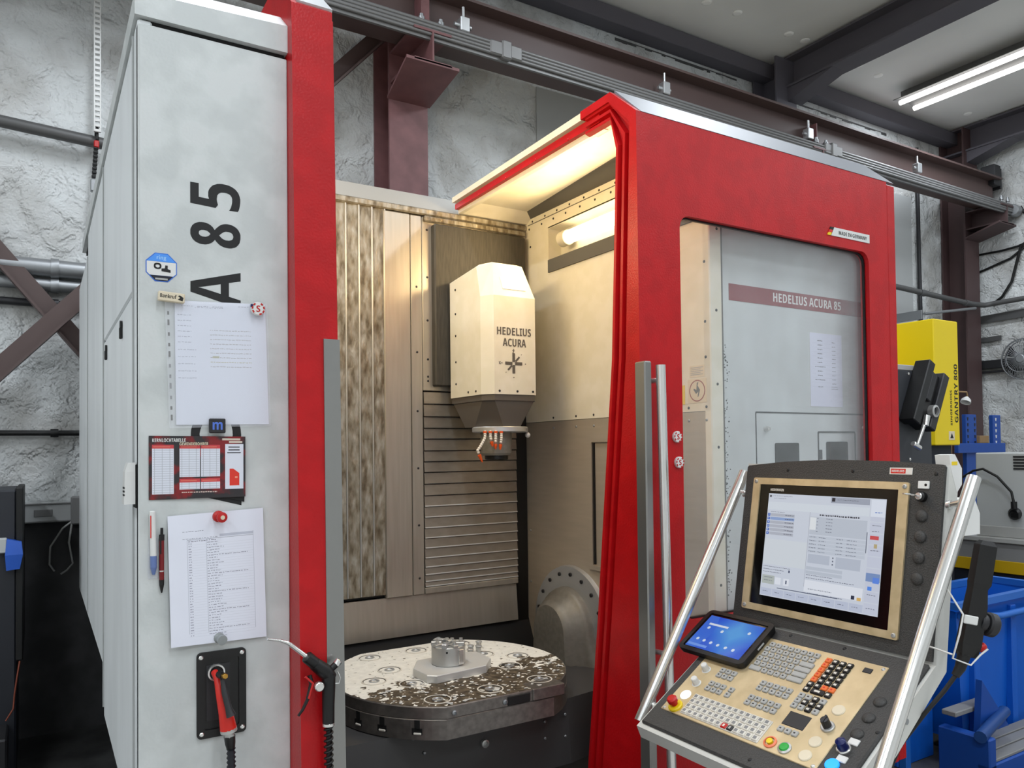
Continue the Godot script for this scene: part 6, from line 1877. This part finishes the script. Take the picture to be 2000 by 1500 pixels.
# ---------------------------------------------------------------- around the machine
func surroundings() -> void:
	var s: Sh
	# dark machine at the left
	var o := thing("dark_cabinet", Vector3(-0.4, 0, -2.75), "dark machine cabinet standing against the wall beside the milling machine", "cabinet")
	s = Sh.new(); s.bb(Vector3(-1.0, 0.0, -3.2), Vector3(-0.09, 1.43, -2.6), 0.008); put("body", s, mat("cabinet_dark", Color(0.13, 0.14, 0.17), 0.5), o)
	s = Sh.new(); s.bb(Vector3(-0.092, 0.6, -3.2), Vector3(-0.062, 1.44, -2.58), 0.004); put("door_edge", s, M.cable_black, o)
	s = Sh.new(); s.bb(Vector3(-0.9, 0.0, -2.6), Vector3(-0.12, 0.30, -2.35), 0.008); put("base_step", s, M.dark_steel, o)
	s = Sh.new(); s.bb(Vector3(-0.165, 1.13, -2.6), Vector3(-0.128, 1.20, -2.54), 0.004); put("handle_mount", s, M.cabinet_white, o)
	s = Sh.new(); s.loft([[Vector3(-0.13, 1.045, -2.60), Vector3(-0.075, 1.05, -2.60), Vector3(-0.075, 1.05, -2.54), Vector3(-0.13, 1.045, -2.54)], [Vector3(-0.135, 1.12, -2.60), Vector3(-0.062, 1.12, -2.60), Vector3(-0.062, 1.12, -2.53), Vector3(-0.135, 1.12, -2.53)], [Vector3(-0.128, 1.195, -2.60), Vector3(-0.068, 1.18, -2.60), Vector3(-0.068, 1.18, -2.54), Vector3(-0.128, 1.195, -2.54)]]); put("blue_grip", s, mat("grip_blue", Color(0.16, 0.36, 0.75), 0.4), o, "blue plastic grip")
	base(Vector3(-0.09, 0.5, -2.55))
	s = Sh.new(); s.tube([Vector3(-0.075, 0.60, -2.57), Vector3(-0.085, 0.53, -2.55), Vector3(-0.095, 0.45, -2.55), Vector3(-0.10, 0.38, -2.55), Vector3(-0.13, 0.33, -2.54)], 0.004, 6)
	single("orange_wire", s, mat("wire_orange", Color(0.50, 0.24, 0.16), 0.5), "thin orange wire hanging at the foot of the dark cabinet", "wire")
	# yellow robot cover on its dark stand
	o = thing("gantry_cover", Vector3(5.2, 1.59, -1.15), "tall bright yellow gantry cover with upright lettering, right of the red door", "cover")
	s = Sh.new(); s.bb(Vector3(5.1, 1.595, -1.35), Vector3(5.395, 2.445, -1.0), 0.006); put("housing", s, M.yellow_paint, o)
	s = Sh.new(); s.bb(Vector3(4.5, 2.05, -1.75), Vector3(5.12, 2.44, -1.3), 0.006); put("arm_housing", s, M.yellow_paint, o)
	var up := Transform3D(Basis(Vector3(0, 1, 0), Vector3(-1, 0, 0), Vector3(0, 0, 1)), Vector3(5.33, 1.93, -0.9995))
	letters("GANTRY 800", up * Transform3D(Basis(), Vector3(0.02, -0.025, 0)), 0.042, 0.40, M.ink, o)
	letters("SINGERGOSS", up * Transform3D(Basis(), Vector3(-0.08, 0.038, 0)), 0.022, 0.24, M.ink, o)
	s = Sh.new(); s.bb(Vector3(5.255, 1.63, -1.001), Vector3(5.325, 1.69, -0.998), 0.001); var sg := put("warning_sign", s, M.key_cream, o)
	s = Sh.new(); s.prism([Vector2(5.268, 1.642), Vector2(5.31, 1.642), Vector2(5.289, 1.678)], -0.998, -0.9975); put("sign_mark", s, M.ink, sg)
	s = Sh.new(); s.bb(Vector3(5.12, 0.0, -1.33), Vector3(5.38, 1.6, -1.05), 0.006); put("support", s, M.navy, o)
	# dark clamp station
	o = thing("clamp_station", Vector3(4.2, 0, -0.75), "dark grey steel panel standing beside the red door, carrying a black clamp", "stand")
	s = Sh.new(); s.bb(Vector3(3.7, 0.0, -0.9), Vector3(4.39, 2.02, -0.62), 0.006); put("panel", s, mat("station_grey", Color(0.20, 0.21, 0.23), 0.55), o)
	s = Sh.new(); s.bb(Vector3(3.7, 2.02, -0.9), Vector3(4.24, 2.05, -0.62), 0.003); put("top_strip", s, M.key_grey, o)
	screws(FZ(-0.62), [Vector2(4.17, 2.0), Vector2(4.165, 1.52)], M.polished, o, bolt_mesh, "bolt")
	var F := Transform3D(Basis(Vector3(0, 0, 1), -0.47), Vector3(4.25, 1.86, -0.56))
	o = thing("machine_clamp", Vector3(4.25, 1.86, -0.56), "tilted black steel clamp with a silver screw fixed to the dark panel", "clamp")
	s = Sh.new(F); s.bb(Vector3(-0.11, -0.19, -0.06), Vector3(-0.05, 0.19, 0.03), 0.005); s.bb(Vector3(-0.055, -0.17, -0.06), Vector3(0.06, 0.17, 0.0), 0.005); put("body", s, M.black_plastic, o)
	s = Sh.new(F); s.bb(Vector3(0.06, -0.15, -0.04), Vector3(0.12, 0.20, 0.02), 0.005); s.bb(Vector3(-0.04, -0.02, 0.0), Vector3(0.01, 0.15, 0.02), 0.004); put("jaw", s, M.dark_steel, o)
	s = Sh.new(F); s.turn(Vector3(0.06, -0.05, 0.0), Vector3(0.06, -0.05, 1), [Vector2(0.035, 0), Vector2(0.035, 0.03), Vector2(0.024, 0.034), Vector2(0.022, 0.01), Vector2(0, 0.01)], 18); put("eye", s, M.satin_steel, o)
	s = Sh.new(F); s.cyl(Vector3(0.02, -0.10, 0.012), Vector3(0.025, -0.16, 0.012), 0.018, 8); s.cyl(Vector3(0.02, -0.14, 0.01), Vector3(0.0, -0.30, 0.01), 0.011, 12); s.cyl(Vector3(-0.035, -0.30, 0.01), Vector3(0.035, -0.295, 0.01), 0.016, 10, 0.003); put("clamp_screw", s, M.polished, o)
	# blue rack
	o = thing("blue_rack", Vector3(7.6, 0, -2.0), "blue perforated steel rack frame behind the yellow cover and the white cabinet", "rack")
	for q in [[7.36, 7.54, 2.0], [7.84, 7.98, 2.0]]:
		s = Sh.new(); s.bb(Vector3(q[0], 0.0 if q[0] < 7.5 else 1.5, -2.04), Vector3(q[1], 1.88, -2.0), 0.004)
		var post := put("post", s, M.blue_paint, o)
		for k in 6:
			for x in ([q[0] + 0.03, q[1] - 0.03] if q[0] < 7.5 else [q[0] + 0.05]):
				s = Sh.new(Transform3D(Basis(), Vector3(x, 1.84 - k * 0.055, -2.0)))
				s.prism([Vector2(-0.014, 0.012), Vector2(0.014, 0.012), Vector2(0.006, -0.018), Vector2(-0.006, -0.018)], -0.002, 0.0015)
				put("slot", s, M.navy if q[0] < 7.5 else M.white_plastic, post)
	s = Sh.new(); s.bb(Vector3(7.15, 1.52, -2.0), Vector3(7.98, 1.61, -1.96), 0.004); put("cross_beam", s, M.blue_paint, o)
	s = Sh.new(); s.bb(Vector3(7.54, 1.61, -2.1), Vector3(7.70, 1.68, -1.97), 0.004); single("wood_block", s, M.wood, "small wooden block lying on the blue cross beam", "block")
	# work bench with cabinet
	o = thing("work_bench", Vector3(6.3, 0, -0.4), "grey work bench with a yellow stripe along its front, behind the handwheel unit", "bench")
	s = Sh.new(); s.bb(Vector3(6.0, 0.875, -1.5), Vector3(6.7, 0.91, 0.6), 0.004); put("top", s, M.key_grey, o)
	s = Sh.new(); s.bb(Vector3(6.02, 0.74, -1.48), Vector3(6.68, 0.875, 0.58), 0.003); put("apron", s, M.bench_grey, o)
	s = Sh.new(); s.bb(Vector3(6.012, 0.655, -1.48), Vector3(6.68, 0.745, 0.58), 0.003); put("yellow_stripe", s, mat("stripe_yellow", Color(0.74, 0.60, 0.02), 0.5), o)
	s = Sh.new(); s.bb(Vector3(6.03, 0.0, -1.48), Vector3(6.68, 0.657, 0.58), 0.003); put("lower_body", s, M.navy, o)
	o = thing("white_cabinet", Vector3(6.35, 0.91, -0.9), "off-white sheet metal cabinet standing on the grey work bench", "cabinet")
	s = Sh.new(); s.bb(Vector3(6.08, 0.91, -1.26), Vector3(6.6, 1.535, -0.3), 0.008); put("body", s, M.cabinet_white, o)
	s = Sh.new(); s.bb(Vector3(6.07, 0.91, -1.26), Vector3(6.1, 0.99, -0.3), 0.004); put("skirt", s, M.key_grey, o)
	for k in 5:
		s = Sh.new(); s.bb(Vector3(6.074, 1.50 - k * 0.022, -0.99), Vector3(6.085, 1.512 - k * 0.022, -0.7), 0.001); put("vent_slot", s, M.dark_plastic, o)
	base(Vector3(6.05, 1.2, -1.0))
	s = Sh.new(); s.tube([Vector3(6.03, 1.33, -1.36), Vector3(6.03, 1.40, -1.25), Vector3(6.03, 1.415, -1.18), Vector3(6.03, 1.36, -1.08), Vector3(6.03, 1.25, -0.985), Vector3(6.03, 1.17, -0.97)], 0.009, 8)
	s.cyl(Vector3(6.03, 1.18, -0.97), Vector3(6.03, 1.13, -0.97), 0.02, 8)
	single("plug_lead", s, M.cable_black, "thin black cord with a plug hanging before the white cabinet", "cord")
	o = thing("black_socket", Vector3(6.05, 1.07, -0.98), "round black socket on the front of the white cabinet", "socket")
	s = Sh.new(FX(6.085)); s.turn(Vector3(-0.985, 1.09, 0), Vector3(-0.985, 1.09, 1), [Vector2(0.045, 0), Vector2(0.045, 0.02), Vector2(0.03, 0.035), Vector2(0, 0.035)], 18); s.bb(Vector3(-1.0, 1.06, 0.02), Vector3(-0.94, 1.1, 0.05), 0.004); put("body", s, M.black_plastic, o)
	# fan
	o = thing("caged_fan", Vector3(9.6, 2.57, -2.50), "round grey caged fan mounted on the wall in the hall corner", "fan")
	var f := FX(9.55)
	var c := Vector2(-2.50, 2.565)
	s = Sh.new(f)
	for k in 44:
		var t := TAU * k / 44.0
		var d := Vector2(cos(t), sin(t))
		s.tube([Vector3(c.x + d.x * 0.05, c.y + d.y * 0.05, 0.09), Vector3(c.x + d.x * 0.16, c.y + d.y * 0.16, 0.075), Vector3(c.x + d.x * 0.23, c.y + d.y * 0.23, 0.02)], 0.0035, 5)
	for q in [[0.23, 0.02, 0.009], [0.225, -0.05, 0.007], [0.15, 0.078, 0.004]]:
		var ring := []
		for k in 41: ring.append(Vector3(c.x + q[0] * cos(TAU * k / 40.0), c.y + q[0] * sin(TAU * k / 40.0), q[1]))
		s.tube(ring, q[2], 6, false)
	put("cage", s, M.galvanised, o)
	s = Sh.new(f)
	for k in 5:
		var t := TAU * k / 5.0
		var d := Vector2(cos(t), sin(t)); var e := Vector2(-d.y, d.x)
		var v := func(r: float, w: float, h: float) -> Vector3: return Vector3(c.x + d.x * r + e.x * w, c.y + d.y * r + e.y * w, h)
		s.loft([[v.call(0.04, -0.02, 0.03), v.call(0.04, 0.02, 0.0), v.call(0.20, 0.07, -0.02), v.call(0.20, -0.05, 0.03)], [v.call(0.04, -0.02, 0.034), v.call(0.04, 0.02, 0.004), v.call(0.20, 0.07, -0.016), v.call(0.20, -0.05, 0.034)]])
	put("blades", s, M.dark_steel, o)
	s = Sh.new(f); s.cyl(Vector3(c.x, c.y, -0.15), Vector3(c.x, c.y, 0.1), 0.05, 16, 0.01); put("motor", s, M.galvanised, o)
	s = Sh.new(f); s.bb(Vector3(-3.1, 2.5, -0.17), Vector3(-2.48, 2.60, -0.12), 0.006); s.bb(Vector3(-3.1, 2.45, -0.18), Vector3(-2.6, 2.475, -0.14), 0.004); put("bracket", s, M.dark_steel, o)
	# pipes and bars of the corner
	base(Vector3(8.6, 3.28, -2.96))
	s = Sh.new(); s.tube([Vector3(4.5, 3.38, -2.96), Vector3(7.97, 3.30, -2.96), Vector3(9.30, 3.25, -2.96), Vector3(9.58, 3.25, -2.93), Vector3(9.62, 3.26, -2.85), Vector3(9.64, 3.27, -2.5), Vector3(9.64, 3.3, -1.0)], 0.03, 12)
	s.cyl(Vector3(8.3, 3.285, -2.96), Vector3(8.38, 3.282, -2.96), 0.036, 12); s.cyl(Vector3(9.2, 3.253, -2.96), Vector3(9.27, 3.25, -2.96), 0.037, 12)
	single("grey_pipe", s, M.pipe_grey, "grey pipe running past the corner column and bending onto the wall with the fan", "pipe")
	for q in [["steel_bar", Vector3(9.73, 3.10, -3.05), Vector3(9.73, 3.15, -1.5), 0.045, "upper dark bar across the wall above the round fan"], ["steel_bar", Vector3(9.73, 2.85, -3.14), Vector3(9.73, 2.86, -2.82), 0.028, "short dark bar between the corner column and the fan"]]:
		base(q[1])
		s = Sh.new()
		var w := Vector3(0, q[3], 0)
		var a: Vector3 = q[1]; var b: Vector3 = q[2]
		s.loft([[a + w, a - w, b - w, b + w], [a + w - Vector3(0.02, 0, 0), a - w - Vector3(0.02, 0, 0), b - w - Vector3(0.02, 0, 0), b + w - Vector3(0.02, 0, 0)]])
		single(q[0], s, M.pipe_grey, q[4], "bar")
	base(Vector3(9.72, 3.6, -2.7))
	s = Sh.new(); s.tube([Vector3(9.73, 3.28, -2.9), Vector3(9.72, 3.34, -2.8), Vector3(9.72, 3.5, -2.69), Vector3(9.72, 3.9, -2.58), Vector3(9.72, 4.0, -2.4)], 0.016, 8)
	s.tube([Vector3(9.735, 3.90, -3.14), Vector3(9.73, 3.89, -2.8), Vector3(9.72, 3.90, -2.62), Vector3(9.72, 3.95, -2.4)], 0.013, 8)
	single("loom_cable", s, M.cable_black, "black cables curving over the wall above the round fan", "cable")
	base(Vector3(8.8, 3.1, -2.9))
	s = Sh.new(); s.tube([Vector3(8.27, 3.035, -2.9), Vector3(9.32, 3.187, -2.9)], 0.016, 8); s.bb(Vector3(8.25, 2.98, -2.92), Vector3(8.27, 3.08, -3.3), 0.002)
	single("support_arm", s, M.galvanised, "thin grey support arm sloping above the yellow cover", "arm")
	o = thing("work_lamp", Vector3(7.35, 2.06, -2.0), "small white lamp head on a thin arm above the blue rack", "lamp")
	s = Sh.new(); s.tube([Vector3(7.1, 2.09, -2.02), Vector3(7.42, 2.09, -2.02), Vector3(7.43, 2.05, -2.02)], 0.008, 8); s.bb(Vector3(7.05, 1.5, -2.04), Vector3(7.12, 2.1, -2.0), 0.004); put("arm", s, M.wood, o)
	s = Sh.new(); s.turn(Vector3(7.36, 1.99, -2.0), Vector3(7.40, 2.06, -2.0), [Vector2(0.045, 0), Vector2(0.04, 0.03), Vector2(0.012, 0.06), Vector2(0, 0.062)], 16); put("head", s, M.white_plastic, o)
	# blue tipping bin and its frame
	o = thing("tipping_bin", Vector3(4.3, 0, -0.6), "large blue steel tipping bin with a bar along its upper edge", "bin")
	s = Sh.new()
	s.loft([[Vector3(4.0, 0.10, -0.27), Vector3(4.75, 0.10, -0.27), Vector3(4.75, 0.10, -0.5), Vector3(4.0, 0.10, -0.5)], [Vector3(3.92, 0.76, -0.25), Vector3(4.85, 0.76, -0.25), Vector3(4.85, 0.80, -0.57), Vector3(3.92, 0.80, -0.57)]], false)
	s.bb(Vector3(4.0, 0.09, -0.5), Vector3(4.75, 0.11, -0.27), 0.0)
	put("body", s, M.blue_bin, o)
	s = Sh.new(Transform3D(Basis(Vector3(1, 0, 0), Vector3(0, 0, 1), Vector3(0, -1, 0)), Vector3.ZERO))
	s.ring([Vector2(3.885, -0.215), Vector2(4.885, -0.215), Vector2(4.885, -0.6), Vector2(3.885, -0.6)], [Vector2(3.925, -0.25), Vector2(4.845, -0.25), Vector2(4.845, -0.565), Vector2(3.925, -0.565)], -0.81, -0.775)
	put("rim", s, mat("rim_blue", Color(0.14, 0.40, 0.74), 0.4), o)
	s = Sh.new(); s.tube([Vector3(3.93, 0.74, -0.23), Vector3(4.25, 0.71, -0.20), Vector3(4.35, 0.71, -0.20), Vector3(4.84, 0.71, -0.20)], 0.018, 10); put("lift_bar", s, M.rim_blue, o)
	for x in [4.05, 4.42]:
		s = Sh.new(); s.bb(Vector3(x, 0.08, -0.268), Vector3(x + 0.05, 0.74, -0.23), 0.004); put("rib", s, M.blue_bin, o)
	o = thing("lower_bin", Vector3(3.9, 0, -0.8), "darker blue lower steel box left of the large blue bin", "bin")
	s = Sh.new(); s.bb(Vector3(3.62, 0.0, -0.58), Vector3(3.93, 0.50, -0.38), 0.01); put("body", s, M.blue_bin, o)
	s = Sh.new(); s.bb(Vector3(3.62, 0.0, -0.38), Vector3(3.66, 0.55, -0.34), 0.004); put("post", s, M.rim_blue, o)
	o = thing("bin_frame", Vector3(3.9, 0, 0.0), "blue tipping frame with worn grey treads in front of the large blue bin", "frame")
	s = Sh.new(); s.bb(Vector3(3.72, 0.0, -0.06), Vector3(4.7, 0.12, 0.0), 0.006); s.bb(Vector3(3.72, 0.0, -0.24), Vector3(3.78, 0.24, 0.0), 0.006); put("beam", s, M.blue_paint, o)
	s = Sh.new(); s.loft([[Vector3(3.85, 0.2, -0.14), Vector3(4.12, 0.2, -0.14), Vector3(3.88, 0.46, -0.14)], [Vector3(3.85, 0.2, -0.11), Vector3(4.12, 0.2, -0.11), Vector3(3.88, 0.46, -0.11)]]); put("gusset", s, M.blue_paint, o)
	s = Sh.new(); s.tube([Vector3(3.70, 0.25, -0.03), Vector3(4.10, 0.27, -0.12)], 0.028, 12); put("pivot_tube", s, mat("tube_blue", Color(0.10, 0.26, 0.50), 0.4), o)
	for k in 3:
		s = Sh.new(); s.bb(Vector3(3.79, 0.12, -0.21 + k * 0.07), Vector3(4.6, 0.135, -0.15 + k * 0.07), 0.003); put("tread", s, M.bench_grey, o)
	s = Sh.new(); s.bb(Vector3(3.72, 0.30, -0.22), Vector3(4.06, 0.325, -0.15), 0.004); put("worn_plank", s, M.bench_grey, o)
